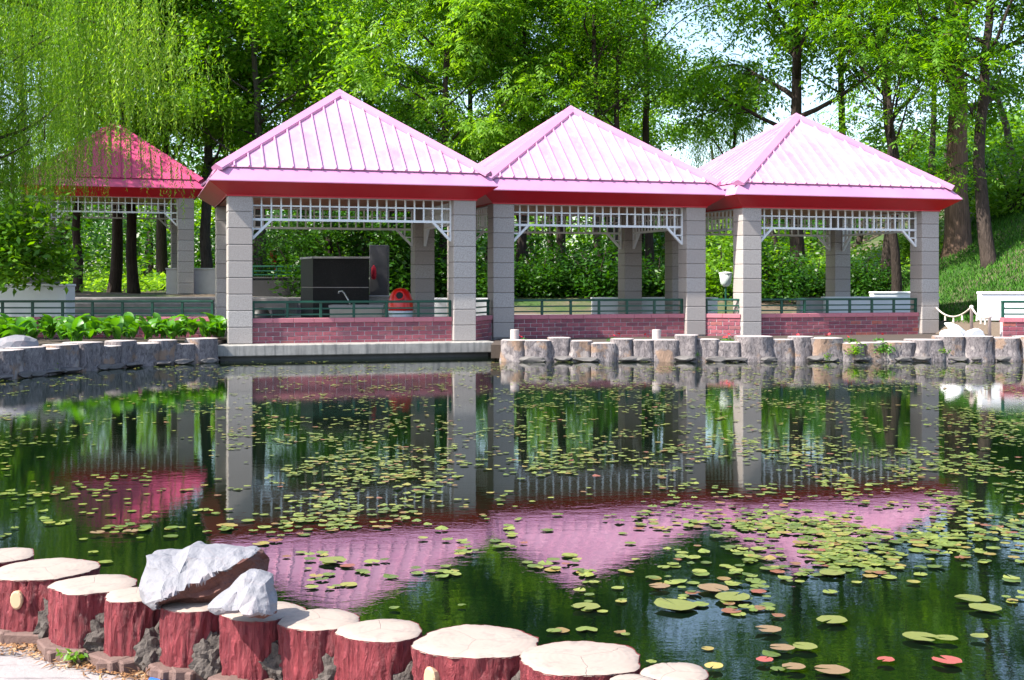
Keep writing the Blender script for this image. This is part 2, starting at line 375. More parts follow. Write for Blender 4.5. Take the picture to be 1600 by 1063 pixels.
def roof_faces(parent, L, S, zt, rm, fm):
    """pyramid roof of standing-seam panels, hip caps, flashing skirt, slanted fascia, ceiling"""
    e1, e2, z1, z2, za = .21, .46, .66, .32, 2.93
    cx, cy = L / 2, S / 2
    def ring(e, z): return [Vector((-e, -e, zt + z)), Vector((L + e, -e, zt + z)), Vector((L + e, S + e, zt + z)), Vector((-e, S + e, zt + z))]
    r1 = ring(e1, z1); r2 = ring(e2, z2); r3 = ring(.03, 0); ap = Vector((cx, cy, zt + za))
    mb = MB(); down = Vector((0, 0, -.05))
    for i in range(4): mb.poly([r1[i] + down, r1[(i + 1) % 4] + down, ap + down])
    rf = mb.build('roof', rm, parent)
    for i in range(4):
        A, B = r1[i], r1[(i + 1) % 4]; W = (B - A).length; u = (B - A) / W; mid = (A + B) / 2; sl = ap - mid; Hs = sl.length; v = sl / Hs; nrm = u.cross(v).normalized()
        n = round(W / .345); dx = W / n
        def hh(s): return Hs * min(s, W - s) / (W / 2)
        for k in range(n):
            s0, s1 = k * dx, (k + 1) * dx
            poly = [(s0, -.03), (s1, -.03), (s1, hh(s1))]
            if s0 < W / 2 < s1 - 1e-4: poly.append((W / 2, Hs))
            if hh(s0) > .01: poly.append((s0, hh(s0)))
            mb = MB(); P = [A + u * a + v * b for a, b in poly]; m = len(P)
            mb.add([p + nrm * .0 for p in P] + [p + nrm * .018 for p in P], [list(range(m))[::-1], list(range(m, 2 * m))] + [[q, (q + 1) % m, m + (q + 1) % m, m + q] for q in range(m)])
            hr = hh(s0) - .10
            if hr > .12:                                # raised seam on the panel's left edge
                w = .026
                sec = [(-w, .019), (w, .019), (w * .55, .068), (-w * .55, .068)]
                va = [A + u * (s0 + a) + v * (-.035) + nrm * b for a, b in sec]; vb = [A + u * (s0 + a) + v * hr + nrm * b for a, b in sec]
                mb.add(va + vb, [(0, 1, 5, 4), (1, 2, 6, 5), (2, 3, 7, 6), (3, 0, 4, 7), (3, 2, 1, 0), (4, 5, 6, 7)])
            mb.build('roof_panel', rm, rf)
    for i in range(4):                                  # hip caps: folded strips along the hips
        A = r1[i]; d = (ap - A).normalized(); Bn = r1[(i + 1) % 4]; Bp = r1[(i - 1) % 4]
        def side(o):
            w = (o - A); w = (w - d * w.dot(d)).normalized(); return w
        w1, w2 = side(Bn), side(Bp); n0 = -(w1 + w2).normalized()
        st = A - d * .10; en = ap + d * .02
        mb = MB(); hw = .19
        vs = []
        for q in (st, en):
            vs += [q + n0 * .105, q + w1 * hw + n0 * .105 - (n0 * .0), q + w1 * hw + n0 * .03, q + w2 * hw + n0 * .03, q + w2 * hw + n0 * .105]
        # outer sheet follows both roof slopes
        for j, q in enumerate((st, en)):
            vs[j * 5 + 1] = q + w1 * hw + n0 * .088; vs[j * 5 + 4] = q + w2 * hw + n0 * .088
        mb.add(vs, [(0, 1, 6, 5), (1, 2, 7, 6), (3, 4, 9, 8), (4, 0, 5, 9), (0, 4, 3, 2, 1), (5, 6, 7, 8, 9)])
        mb.build('hip_cap', M['flash'] if rm == M['roof'] else rm, rf)
    # cap over the point
    mb = MB(); b = .30
    q = [ap + (r1[i] - ap).normalized() * b + Vector((0, 0, .115)) for i in range(4)]
    for i in range(4): mb.poly([q[i], q[(i + 1) % 4], ap + Vector((0, 0, .13))])
    mb.build('peak_cap', M['flash'] if rm == M['roof'] else rm, rf)
    up = Vector((0, 0, .012))
    for i in range(4):
        j = (i + 1) % 4
        mb = MB(); dn = Vector((0, 0, -.03))
        mb.poly([r2[i], r2[j], r1[j] + dn, r1[i] + dn]); mb.poly([r2[i] - up * 2, r2[j] - up * 2, r2[j], r2[i]])
        mb.build('eave_flashing', M['flash'] if rm == M['roof'] else rm, parent)
        mb = MB(); mb.poly([r3[i], r3[j], r2[j] - up * 2, r2[i] - up * 2]); mb.poly([r3[i] - up * 3, r3[j] - up * 3, r3[j], r3[i]])
        mb.build('fascia', fm, parent)
    mb = MB(); nb = 14
    for k in range(nb): mb.box(.06 + (L - .12) * k / nb + .006, .06 + (L - .12) * (k + 1) / nb - .006, .06, S - .06, zt + .004, zt + .03)
    tag(mb.build('ceiling', M['ceiling'], parent), kind='stuff')
def pavilion(p, label, rm, parts=(0, 1, 2, 3)):
    root = empty('pavilion', (p['o'][0], p['o'][1], p['z']), p['a']); tag(root, label, 'pavilion', 'pink-roofed pavilions beside the pond')
    L, S = p['L'], p['S']; w = COLW
    for (x, y) in ((w / 2, w / 2), (L - w / 2, w / 2), (L - w / 2, S - w / 2), (w / 2, S - w / 2)):
        mb = MB(); mb.box(-w / 2 + .012, w / 2 - .012, -w / 2 + .012, w / 2 - .012, -.3, HCOL)
        c = mb.build('column', M['mortar'], root, loc=(x, y, 0))
        for k in range(9): obj('stone_block', BLOCK, c, (0, 0, k * HCOL / 9))
    zt = HCOL + .004
    lattice(root, (w, w * .5, 0), (L - w, w * .5, 0), zt); lattice(root, (w, S - w * .5, 0), (L - w, S - w * .5, 0), zt)
    lattice(root, (w * .5, w, 0), (w * .5, S - w, 0), zt); lattice(root, (L - w * .5, w, 0), (L - w * .5, S - w, 0), zt)
    roof_faces(root, L, S, zt, rm, M['fascia'])
    return root
pavs = [pavilion(PAV[0], 'largest nearest pavilion with pink metal roof, standing on a concrete slab at the water', M['roof']),
        pavilion(PAV[1], 'middle one of the three joined pink-roofed pavilions, behind the stump edging', M['roof']),
        pavilion(PAV[2], 'pink-roofed pavilion at the end of the row next to the grassy hill', M['roof']),
        pavilion(PAV[3], 'far shaded pavilion with roof coloured darker for tree shade at the top of the steps', M['roof_shade'])]
def loc2w(p, x, y, z=0):
    c, s = math.cos(p['a']), math.sin(p['a']); return Vector((p['o'][0] + c * x - s * y, p['o'][1] + s * x + c * y, z))

# slab under the first pavilion
P1 = PAV[0]; zb = P1['z']
root = empty('concrete_slab', (P1['o'][0], P1['o'][1], 0), P1['a']); tag(root, 'weathered concrete slab edge jutting over the water under the nearest pavilion', 'slab')
mb = MB(); mb.box(-.32, P1['L'] + .34, -.55, 1.2, zb - .27, zb - .004, .02); mb.build('slab_top', M['concrete'], root)
mb = MB(); mb.box(-.20, P1['L'] + .22, -.36, 1.1, -.8, zb - .274); mb.build('slab_foot', M['concrete_dark'], root)

# terrace behind the low walls
TZ = .78
P2, P3 = PAV[1], PAV[2]
fl = [loc2w(P1, .10, 2.3), loc2w(P1, .10, .22), loc2w(P1, P1['L'], .22), loc2w(P2, .1, .22), loc2w(P2, P2['L'], .22), loc2w(P3, .1, .22), loc2w(P3, P3['L'] - .08, .22), loc2w(P3, P3['L'] - .08, 5.6)]
out = [(-16.5, 31.75)] + [(v.x, v.y) for v in fl] + [(6, 43.5), (-16.5, 43.5)]
mb = MB(); mb.prism(out, .2, TZ)
tag(mb.build('terrace', M['paving']), kind='structure')
# steps up to the far pavilion
for k in range(4):
    y0 = 35.6 + k * 1.9
    mb = MB(); mb.box(-20, -7.3 + k * .1, y0, 52 - k * .01, .7, TZ + .002 + .14 * (k + 1), .015)
    s = mb.build('step', M['step']); tag(s, kind='structure')

# ------------------------------------------------------------------ low brick walls and railings
WALLTOP = .985
BRW, BRH = .345, .108
BRICK = {}
def brick_piece(w):
    key = round(w, 2)
    if key not in BRICK:
        mb = MB(); mb.box(0, key - .014, -.018, .02, .006, BRH - .006, .006); BRICK[key] = mb.mesh('brick', M['brick'])
    return BRICK[key]
def brick_wall(p0, p1, z0, label, front_only=True, cap=True):
    p0 = Vector((p0[0], p0[1], 0)); p1 = Vector((p1[0], p1[1], 0)); W = (p1 - p0).length; ang = math.atan2(p1.y - p0.y, p1.x - p0.x)
    root = empty('brick_wall', (p0.x, p0.y, 0), ang); tag(root, label, 'wall', 'low brick walls under the railings')
    mb = MB(); mb.box(0, W, 0, .20, z0 - .2, WALLTOP - .115); mb.build('wall_core', M['joint'], root)
    zt = WALLTOP - .115; r = random.Random(int(p0.x * 100) + 5)
    nrow = int((zt - z0) / BRH) + 1
    for k in range(nrow):
        z = zt - (k + 1) * BRH; x = -(k % 2) * BRW * .5 - .01
        while x < W - .04:
            a = max(0, x); b = min(W, x + BRW)
            if b - a > .06: obj('brick', brick_piece(b - a), root, (a, r.uniform(-.004, .003), z))
            x += BRW
    n = max(1, round(W / .5))
    for k in range(n):
        mb = MB(); mb.box(W * k / n + .002, W * (k + 1) / n - .002, -.04, .24, WALLTOP - .113, WALLTOP, .008); mb.build('coping', M['coping'], root)
    return root
def railing(p0, p1, z0, label, h=.42, pitch=.79, dark=False):
    p0 = Vector((p0[0], p0[1], 0)); p1 = Vector((p1[0], p1[1], 0)); W = (p1 - p0).length; ang = math.atan2(p1.y - p0.y, p1.x - p0.x)
    root = empty('railing', (p0.x, p0.y, z0), ang); tag(root, label, 'railing', 'dark green railings along the terrace')
    mb = MB(); mb.box(0, W, -.045, .045, h - .06, h, .012); mb.build('top_rail', M['green'], root)
    mm = MB(); mm.box(0, W, -.018, .018, -.019, .019); hm = mm.mesh('rail', M['green'])
    obj('rail', hm, root, (0, 0, h * .54)); obj('rail', hm, root, (0, 0, h * .20))
    n = max(1, round(W / pitch)); mm = MB(); mm.box(-.032, .032, -.032, .032, 0, h - .058, .006); pm = mm.mesh('post', M['green'])
    for k in range(n + 1): obj('post', pm, root, (.035 + (W - .07) * k / n, 0, 0))
    return root
def wall_and_rail(pa, pb, z0, lw, lr, **k):
    brick_wall(pa, pb, z0, lw)
    e = (Vector((pb[0], pb[1], 0)) - Vector((pa[0], pa[1], 0))).normalized(); n = Vector((-e.y, e.x, 0)) * .10
    railing((pa[0] + n.x, pa[1] + n.y), (pb[0] + n.x, pb[1] + n.y), WALLTOP + .002, lr, **k)
w = COLW; rec = .16
for p, lw, lr in ((P1, 'low brick wall between the front columns of the nearest pavilion', 'dark green railing across the front of the nearest pavilion'),
                  (P2, 'low brick wall between the front columns of the middle joined pavilion', 'dark green railing across the front of the middle joined pavilion'),
                  (P3, 'low brick wall between the front columns of the pavilion by the hill', 'dark green railing across the front of the pavilion by the hill')):
    a = loc2w(p, w + .003, rec); b = loc2w(p, p['L'] - w - .003, rec)
    wall_and_rail(a, b, p['z'], lw, lr)
for pa, pb, lw, lr in ((P1, P2, 'short brick wall filling the gap between the nearest and middle pavilions', 'short green railing in the gap between the nearest and middle pavilions'),
                       (P2, P3, 'short brick wall filling the gap between the middle and hillside pavilions', 'short green railing in the gap between the middle and hillside pavilions')):
    a = loc2w(pa, pa['L'] + .003, .08); b = loc2w(pb, -.003, .12)
    wall_and_rail(a, b, pa['z'], lw, lr, pitch=1.2)
a = loc2w(P1, .16, 2.35); b = loc2w(P1, .16, w + .005)
wall_and_rail(a, b, P1['z'], 'brick side wall of the nearest pavilion beside the hosta bed', 'short green railing on the side of the nearest pavilion')
wall_and_rail((-16, 31.55), (a.x - .26, 31.62), .5, 'long low dark brick wall behind the hosta bed', 'long dark green railing above the hosta bed')
wall_and_rail((12.15, 30.9), (16.5, 30.7), .46, 'brick wall stub at the edge of the picture past the rope barrier', 'green railing on the brick wall stub past the rope barrier')

# ------------------------------------------------------------------ furniture on the terrace
def block_bench(name, x0, x1, y, z0, z1, dpt, label, cat, m, rz=0.0, group=None, back=True):
    root = empty(name, (x0, y, z0), rz); tag(root, label, cat, group); W = x1 - x0; H = z1 - z0
    mb = MB(); mb.box(0, W, 0, dpt, 0, H - .07, .01); mb.build('base', m, root)
    mb = MB(); mb.box(-.02, W + .02, -.03, dpt + .03, H - .068, H, .015); mb.build('seat', m, root)
    return root
def px_x(px, d): return (px - 800) / F * d
def px_z(py, d): return HC - (py - YH) / F * d
gb = 'white concrete benches behind the railings'
block_bench('bench', px_x(676, 39), px_x(768, 39), 39, TZ, px_z(466, 39), .5, 'white block bench seen past the back column of the nearest pavilion', 'bench', M['whitewall'], .0, gb)
block_bench('bench', px_x(926, 40), px_x(1122, 40), 40, TZ, px_z(465, 40), .5, 'long white block bench behind the middle pavilion railing', 'bench', M['whitewall'], .02, gb)
block_bench('bench', px_x(1292, 40), px_x(1470, 40), 40.2, TZ, px_z(464, 40), .5, 'long white block bench behind the railing of the hillside pavilion', 'bench', M['whitewall'], .0, gb)
block_bench('bench', px_x(1250, 40.5), px_x(1288, 40.5), 40.5, TZ, px_z(466, 40.5), .5, 'short beige stone block beside the long white bench of the hillside pavilion', 'bench', M['parapet'], .0)
block_bench('bench', px_x(1365, 43), px_x(1450, 43), 43, TZ, px_z(456, 43), .5, 'tall white block bench rising behind another bench by the hill', 'bench', M['whitewall'], .0, gb)
block_bench('planter_wall', px_x(-90, 33.2), px_x(103, 33.2), 33.2, TZ, px_z(444, 33.2), .7, 'thick white painted wall block at the edge of the picture under the willow', 'wall', M['whitewall'])
block_bench('stone_box', px_x(36, 34.6), px_x(84, 34.6), 34.6, TZ, px_z(433, 34.6), .5, 'brown stone box just behind the white wall block', 'box', M['step'])
block_bench('parapet', px_x(250, 46), px_x(349, 46), 46.8, 1.3, px_z(419, 46.8), .35, 'grey stone parapet behind the column of the far shaded pavilion', 'parapet', M['parapet'])
block_bench('white_wall', px_x(1525, 35), px_x(1760, 35), 34.6, .8, px_z(456, 34.6), .3, 'white painted wall at the foot of the grassy hill', 'wall', M['whitewall'])

M['darkwall'] = simple('dark painted wall', (.018, .018, .02), .7, .3, 6)
d = 46.2; block_bench('low_wall', px_x(392, d), px_x(470, d), d, 1.0, px_z(433, d), .3, 'dark low wall behind the nearest pavilion at the top of the steps', 'wall', M['darkwall'])
railing((px_x(392, d), d + .15), (px_x(470, d), d + .15), px_z(433, d) + .002, 'far green railing on the dark low wall beyond the nearest pavilion', pitch=1.2)
# black polished stone block (rotated with the pavilion)
t = NT('black granite'); n = t.noise(60, 3, .7); t.color(t.ramp(n, [(.4, (.004, .004, .005)), (.62, (.012, .012, .014)), (.74, (.08, .08, .085))])); t.rough(.5); t.spec(.2); M['black_stone'] = t.m
d = 37.5; root = empty('stone_monument', (px_x(489, d), d, TZ), .0); tag(root, 'tall black speckled stone block inside the nearest pavilion', 'monument')
hh = px_z(401, d) - TZ; W = px_x(576, d) - px_x(489, d)
for zz0, zz1 in ((0, hh * .5 - .012), (hh * .5 + .012, hh - .06)):
    mb = MB(); mb.add([(0, 0, zz0), (W, .12, zz0), (W - .2, 1.7, zz0), (-.62, 1.5, zz0), (0, 0, zz1), (W, .12, zz1), (W - .2, 1.7, zz1), (-.62, 1.5, zz1)],
        [(3, 2, 1, 0), (4, 5, 6, 7), (0, 1, 5, 4), (1, 2, 6, 5), (2, 3, 7, 6), (3, 0, 4, 7)]); mb.build('stone_panel', M['black_stone'], root)
mb = MB(); mb.add([(.02, .02, 0), (W - .02, .14, 0), (W - .22, 1.66, 0), (-.58, 1.46, 0), (.02, .02, hh - .06), (W - .02, .14, hh - .06), (W - .22, 1.66, hh - .06), (-.58, 1.46, hh - .06)],
        [(3, 2, 1, 0), (4, 5, 6, 7), (0, 1, 5, 4), (1, 2, 6, 5), (2, 3, 7, 6), (3, 0, 4, 7)]); mb.build('joint', M['joint'], root)
mb = MB(); mb.add([(-.03, -.03, hh - .058), (W + .03, .09, hh - .058), (W - .18, 1.74, hh - .058), (-.66, 1.53, hh - .058), (-.03, -.03, hh), (W + .03, .09, hh), (W - .18, 1.74, hh), (-.66, 1.53, hh)],
        [(3, 2, 1, 0), (4, 5, 6, 7), (0, 1, 5, 4), (1, 2, 6, 5), (2, 3, 7, 6), (3, 0, 4, 7)]); mb.build('cap', M['parapet'], root)
d = 39.6; mb = MB(); mb.box(0, px_x(606, d) - px_x(577, d), 0, .5, 0, px_z(383, d) - TZ, .02)
M['darkstone'] = simple('dark grey stone', (.07, .07, .075), .8, .25, 6, .1)
tag(mb.build('stone_pillar', M['darkstone'], loc=(px_x(577, d), d, TZ)), 'square grey stone pillar beside the black stone block', 'pillar')
M['red'] = simple('red plastic', (.75, .010, .008), .28, .1, 4, 0, .6)
M['redcloth'] = simple('red cloth', (.45, .01, .03), .8, .2, 9)
mb = MB(); d = 39.4; x0 = px_x(579.5, d); mb.lathe([(.03, 0), (.07, .03), (.085, .2), (.075, .36), (.04, .42), (.015, .46)], 14)
tag(mb.build('cloth_bag', M['redcloth'], loc=(px_x(584, 39.45), 39.45, px_z(437, 39.45)), smooth=True), 'small red cloth bag hanging on the grey stone pillar', 'bag')
d = 37.0; root = empty('wash_basin', (px_x(526, d), 35.6, TZ)); tag(root, 'beige stone wash basin with a bent metal tap before the black block', 'basin')
M['beige'] = simple('beige tile', (.45, .40, .34), .7, .15, 4)
W = px_x(608, 35.6) - px_x(526, 35.6)
mb = MB(); mb.box(0, W, 0, .75, 0, px_z(479, 35.6) - TZ - .06, .012); mb.build('body', M['beige'], root)
mb = MB(); zt = px_z(478, 35.6) - TZ
for b in ((-.03, W + .03, -.03, .08), (-.03, W + .03, .67, .78), (-.03, .08, .082, .668), (W - .08, W + .03, .082, .668)): mb.box(b[0], b[1], b[2], b[3], zt - .058, zt + .02, .008)
mb.build('rim', M['parapet'], root)
M['chrome'] = simple('metal tap', (.5, .5, .5), .25, .05); M['chrome'].node_tree.nodes['Principled BSDF'].inputs['Metallic'].default_value = .9
mb = MB(); mb.tube([(.55, .4, zt - .1), (.5, .4, zt + .1), (.36, .38, zt + .36), (.30, .36, zt + .42), (.22, .34, zt + .40), (.20, .34, zt + .34)], .028, 8); mb.build('tap', M['chrome'], root, True)
d = 38.6; block_bench('bench', px_x(570, d), px_x(610, d), d, TZ, px_z(462, d), .5, 'grey stone bench between the wash basin and the red bin', 'bench', M['parapet'])
# red bin
d = 34.3; root = empty('litter_bin', (px_x(626, d), d, TZ), 0); tag(root, 'red dome-topped litter bin with round black opening on a white base', 'litter bin')
mb = MB(); mb.lathe([(.28, 0), (.31, .02), (.33, .20), (.335, .30), (.30, .305)], 28); mb.build('base', M['white'], root, True)
Hb = px_z(450, d) - TZ
prof = [(.345, .31), (.35, .36)] + [(.345 * math.cos(a) ** .75, .40 + (Hb - .40) * math.sin(a)) for a in np.linspace(.05, 1.5, 10)]
mb = MB(); mb.lathe(prof, 28); dome = mb.build('dome', M['red'], root, True)
M['black'] = simple('black', (.008, .008, .009), .5, .1)
zc = .31 + (Hb - .31) * .55
mb = MB(); n = 20; ctr = Vector((.0, -.315, zc + .06)); ax = Vector((.08, -1, .35)).normalized(); uu = ax.orthogonal().normalized(); vv = ax.cross(uu)
ringp = [ctr + (uu * math.cos(2 * math.pi * k / n) + vv * math.sin(2 * math.pi * k / n)) * .12 + ax * .035 for k in range(n)]
mb.tube(ringp + [ringp[0]], .026, 8, caps=False); mb.build('rim', M['red'], dome, True)
mb = MB(); mb.add([p + ax * 0 for p in ringp] + [p - ax * .12 for p in ringp], [list(range(n))] + [[k, n + k, n + (k + 1) % n, (k + 1) % n] for k in range(n)]); mb.build('opening', M['black'], dome)
mb = MB(); mb.lathe([(.035, 0), (.035, .012)], 12); o = mb.build('knob', M['black'], root); o.location = (-.06, -.345, .1); o.rotation_euler = (math.pi / 2, 0, 0)
# black rounded bag behind the rail
d = 32.2; mb = MB(); mb.lathe([(.26, 0), (.29, .05), (.27, .22), (.20, .36), (.08, .43), (.02, .44)], 16)
o = mb.build('black_bag', M['black'], loc=(px_x(407, d), d, TZ), smooth=True); tag(o, 'black rounded bag slumped behind the railing by the nearest column', 'bag')
# lamp between the second and third pavilions
d = 41.5; zl = px_z(446, d); root = empty('garden_lamp', (px_x(1134, d), d, TZ - .02)); tag(root, 'small white lantern on a thin post between the middle and hillside pavilions', 'lamp')
mb = MB(); mb.tube([(0, 0, 0), (0, 0, zl - TZ)], .035, 10); mb.build('pole', M['green'], root)
t = NT('milky glass'); t.color((.62, .70, .68)); t.rough(.25); M['milk'] = t.m
mb = MB(); mb.lathe([(.08, zl - TZ - .02), (.12, zl - TZ + .02), (.17, zl - TZ + .06), (.215, zl - TZ + .40), (.20, zl - TZ + .41)], 16); mb.build('lamp_shade', M['milk'], root, True)
mb = MB(); mb.lathe([(.235, zl - TZ + .411), (.235, zl - TZ + .44), (.06, zl - TZ + .47)], 16); mb.build('lamp_cap', M['white'], root)
# red notice post far back
d = 52; mb = MB(); mb.box(-.13, .13, -.03, .03, .9, 1.9, .01); mb.box(-.05, .05, .031, .09, 0, 1.8)
tag(mb.build('notice_board', M['redcloth'], loc=(px_x(427, d), d, 1.3)), 'narrow red notice board standing among the far trunks', 'notice board')

# rope barrier
M['rope'] = simple('pale rope', (.55, .48, .42), .85, .15, 20); M['post'] = simple('pale post', (.66, .52, .48), .7, .1, 10)
def rope_post(px, d, zb, zt, lab):
    mb = MB(); mb.lathe([(.045, 0), (.042, zt - zb - .03), (.06, zt - zb - .02), (.05, zt - zb + .03), (.01, zt - zb + .05)], 10)
    o = mb.build('barrier_post', M['post'], loc=(px_x(px, d), d, zb), smooth=True); tag(o, lab, 'post', 'posts of the rope barrier'); return o.location + Vector((0, 0, zt - zb))
qa = loc2w(P3, P3['L'], .2, px_z(479, 36)); 
q1 = rope_post(1518, 32.4, .66, px_z(480, 32.4), 'pale barrier post behind the white sculpted rock'); q2 = rope_post(1546, 30.8, .45, px_z(495, 30.8), 'pale barrier post nearer the water beside the brick stub')
root = empty('rope', q1); tag(root, 'slack pale rope with short tassels hung from the last pavilion column to two posts', 'rope')
for a, b, sag in ((qa, q1, .28), (q1, q2, .14)):
    pts = [a.lerp(b, s) - Vector((0, 0, sag * 4 * s * (1 - s))) - q1 for s in np.linspace(0, 1, 14)]
    mb = MB(); mb.tube(pts, .024, 7); mb.build('strand', M['rope'], root, True)
    for s in (4, 7, 10):
        mb = MB(); mb.lathe([(.012, 0), (.022, -.05), (.03, -.16), (.02, -.17)], 7); mb.build('tassel', M['rope'], root, loc=pts[s])

# ------------------------------------------------------------------ stump-shaped edging of the far bank
t = NT('edging stump'); v = t.mapping((7, 7, 3.4)); n1 = t.noise(2.5, 6, .75, v, .8); n2 = t.noise(1.5, 4, .6, t.mapping((1, 1, 1), t.n.new('ShaderNodeNewGeometry').outputs['Position']))
c = t.ramp(n1, [(.32, (.04, .034, .036)), (.48, (.165, .142, .145)), (.70, (.32, .28, .275))]); c = t.mix(t.ramp(n2, [(.54, 0), (.60, .9)]), c, (.27, .175, .12))
c = t.mix(t.ramp(t.noise(3.1, 3, .5, t.n.new('ShaderNodeNewGeometry').outputs['Position']), [(.60, 0), (.64, .8)]), c, (.32, .28, .265))
t.color(c); t.rough(.9); t.bump(n1, 1.0, .04); M['edging'] = t.m
t = NT('edging top'); t.color(t.mix(t.noise(6, 5), (.28, .24, .23), (.46, .41, .39))); t.rough(.85); t.bump(t.noise(30, 4), .3, .01); M['edging_top'] = t.m
M['wetstone'] = simple('wet foot stone', (.11, .10, .095), .6, .5, 6, .5)
def rough_stump(name, r, h, seed, mb_, mt, seg=28, rings=7, ridge=.05, flare=.12, top_dome=.012, sub=.4, sq=2.0):
    """a cut trunk: ridged bark wall as the object, the cut face as its child"""
    V = []; Fc = []
    lob = [(R.uniform(.01, .035), R.randint(2, 5), R.uniform(0, 6.28)) for _ in range(3)]
    def rad(a, z):
        q = r / (abs(math.cos(a)) ** sq + abs(math.sin(a)) ** sq) ** (1 / sq) * (1 + sum(A * math.cos(k * a + p) for A, k, p in lob)) * (1 + flare * (1 - z / h) ** 3 if z < h else 1)
        nz = noise.noise(Vector((math.cos(a) * 2.6 + seed, math.sin(a) * 2.6, z * 1.2 / max(h, .1) + seed)))
        n2 = noise.noise(Vector((math.cos(a) * 9 + seed, math.sin(a) * 9 + 5, z * 2.5 / max(h, .1))))
        return q * (1 + ridge * (nz + n2 * .8))
    for i in range(rings + 1):
        z = -sub + (h + sub) * i / rings
        for k in range(seg):
            a = 2 * math.pi * k / seg; q = rad(a, max(0, z)); V.append((q * math.cos(a), q * math.sin(a), z))
    for i in range(rings):
        for k in range(seg):
            k2 = (k + 1) % seg; Fc.append((i * seg + k, i * seg + k2, (i + 1) * seg + k2, (i + 1) * seg + k))
    o = obj(name, np_mesh(name, V, Fc, mb_, True))
    tp = MB(); ring_o = [Vector((V[rings * seg + k][0] * .992, V[rings * seg + k][1] * .992, h - .004)) for k in range(seg)]
    vs = [(0, 0, h + top_dome)] + [(p.x * .55, p.y * .55, h + top_dome * .9) for p in ring_o] + [(p.x * .94, p.y * .94, h + top_dome * .5) for p in ring_o] + [tuple(p) for p in ring_o]
    fs = [(0, 1 + k, 1 + (k + 1) % seg) for k in range(seg)]
    for q in range(2):
        fs += [(1 + q * seg + k, 1 + (q + 1) * seg + k, 1 + (q + 1) * seg + (k + 1) % seg, 1 + q * seg + (k + 1) % seg) for k in range(seg)]
    tp.add(vs, fs); tp.build('cut_face', mt, o, True)
    return o
def along(points, s):
    acc = 0
    for a, b in zip(points, points[1:]):
        l = (b - a).length
        if s <= acc + l: return a.lerp(b, (s - acc) / l), (b - a).normalized()
        acc += l
    return points[-1].copy(), (points[-1] - points[-2]).normalized()
def edging(points, label_fn, group, ztops, r_lo, r_hi, s0=0.0):
    tot = sum((b - a).length for a, b in zip(points, points[1:])); s = s0; k = 0; res = []
    while s < tot:
        r = R.uniform(r_lo, r_hi); p, dr = along(points, s + r)
        zt = ztops(p) + R.choice((-.09, -.03, 0, .02, .04)) + R.uniform(-.02, .02)
        o = rough_stump('edging_stump', r * 1.12, zt + .05, R.uniform(0, 99), M['edging'], M['edging_top'], 28, 8, .14, .10, sq=4.0)
        o.location = (p.x, p.y + R.uniform(-.04, .04), -.05); o.rotation_euler = (0, 0, math.atan2(dr.y, dr.x) + R.uniform(-.25, .25))
        tag(o, label_fn(k), 'stump', group); res.append(o); s += 2 * r * .97; k += 1
    return res
line_r = [Vector((-.22, 29.55, 0)), Vector((6, 29.6, 0)), Vector((12.6, 29.8, 0)), Vector((14.5, 30.0, 0))]
er = edging(line_r, lambda k: f'{ORD[k]} grey stump of the far bank edging counting from the concrete slab', 'stump edging below the joined pavilions', lambda p: .53 - .03 * math.sin(p.x), .22, .37)
line_l = [Vector((b.x, b.y + .25, 0)) for b in bl]; line_l[-1] = Vector((-6.95, 29.35, 0)); line_l.insert(0, Vector((-10.9, 21.6, 0)))
el = edging(line_l[::-1], lambda k: f'{ORD[k]} grey stump of the bank below the hostas counting from the slab', 'stump edging below the hosta bed', lambda p: .53, .23, .34, .1)
# tall thin posts in the edging, and low foot stones
for px, lab in ((804, 'tall thin pale stump post in the edging beside the concrete slab'), (1026, 'tall thin pale stump post in the edging below the middle pavilion')):
    o = rough_stump('edging_post', .105, .70, R.uniform(0, 99), M['edging_top'], M['edging_top'], 16, 5, .05, .0); o.location = (px_x(px, 29.9), 29.92, .02); tag(o, lab, 'post')
def rock_mesh(name, sx, sy, sz, seed, mats, sub=3, amp=.28, planes=9):
    bm = bmesh.new(); bmesh.ops.create_icosphere(bm, subdivisions=sub, radius=1)
    r = random.Random(seed); pl = []
    for k in range(planes):
        n = Vector((r.gauss(0, 1), r.gauss(0, 1), r.gauss(0, 1))).normalized(); pl.append((n, r.uniform(.55, .85)))
    for v in bm.verts:
        p = v.co.copy()
        for n, dd in pl:
            e = p.dot(n) - dd
            if e > 0: p -= n * e
        p *= 1 + amp * .35 * noise.noise(p * 2.3 + Vector((seed, 0, 0))) + amp * .16 * noise.noise(p * 6 + Vector((seed, 3, 0)))
        v.co = (p.x * sx, p.y * sy, p.z * sz)
    me = bpy.data.meshes.new(name); bm.to_mesh(me); bm.free()
    for m in (mats if isinstance(mats, (list, tuple)) else [mats]): me.materials.append(m)
    return me
FOOT = [rock_mesh('foot_stone', .24, .16, .075, s, M['wetstone'], 2) for s in (1, 2, 3, 4)]
for side, line, n, lab in ((0, line_r, 20, 'flat foot stone at the waterline below the joined pavilions, {} from the slab'), (1, line_l[::-1], 14, 'flat foot stone at the waterline below the hostas, {} from the slab')):
    tot = sum((b - a).length for a, b in zip(line, line[1:]))
    for k in range(n):
        p, dr = along(line, .35 + (tot - .6) * (k + R.uniform(.1, .9)) / n); nn = Vector((dr.y, -dr.x, 0)) * (1 if side == 0 else -1)
        o = obj('foot_stone', FOOT[k % 4], None, (p.x + nn.x * .36, p.y + nn.y * .36, .055), (0, 0, math.atan2(dr.y, dr.x) + R.uniform(-.15, .15)), (R.uniform(.9, 1.5), 1, R.uniform(.8, 1.2)))
        tag(o, lab.format(ORD[k]), 'stone', 'flat foot stones along the waterline')

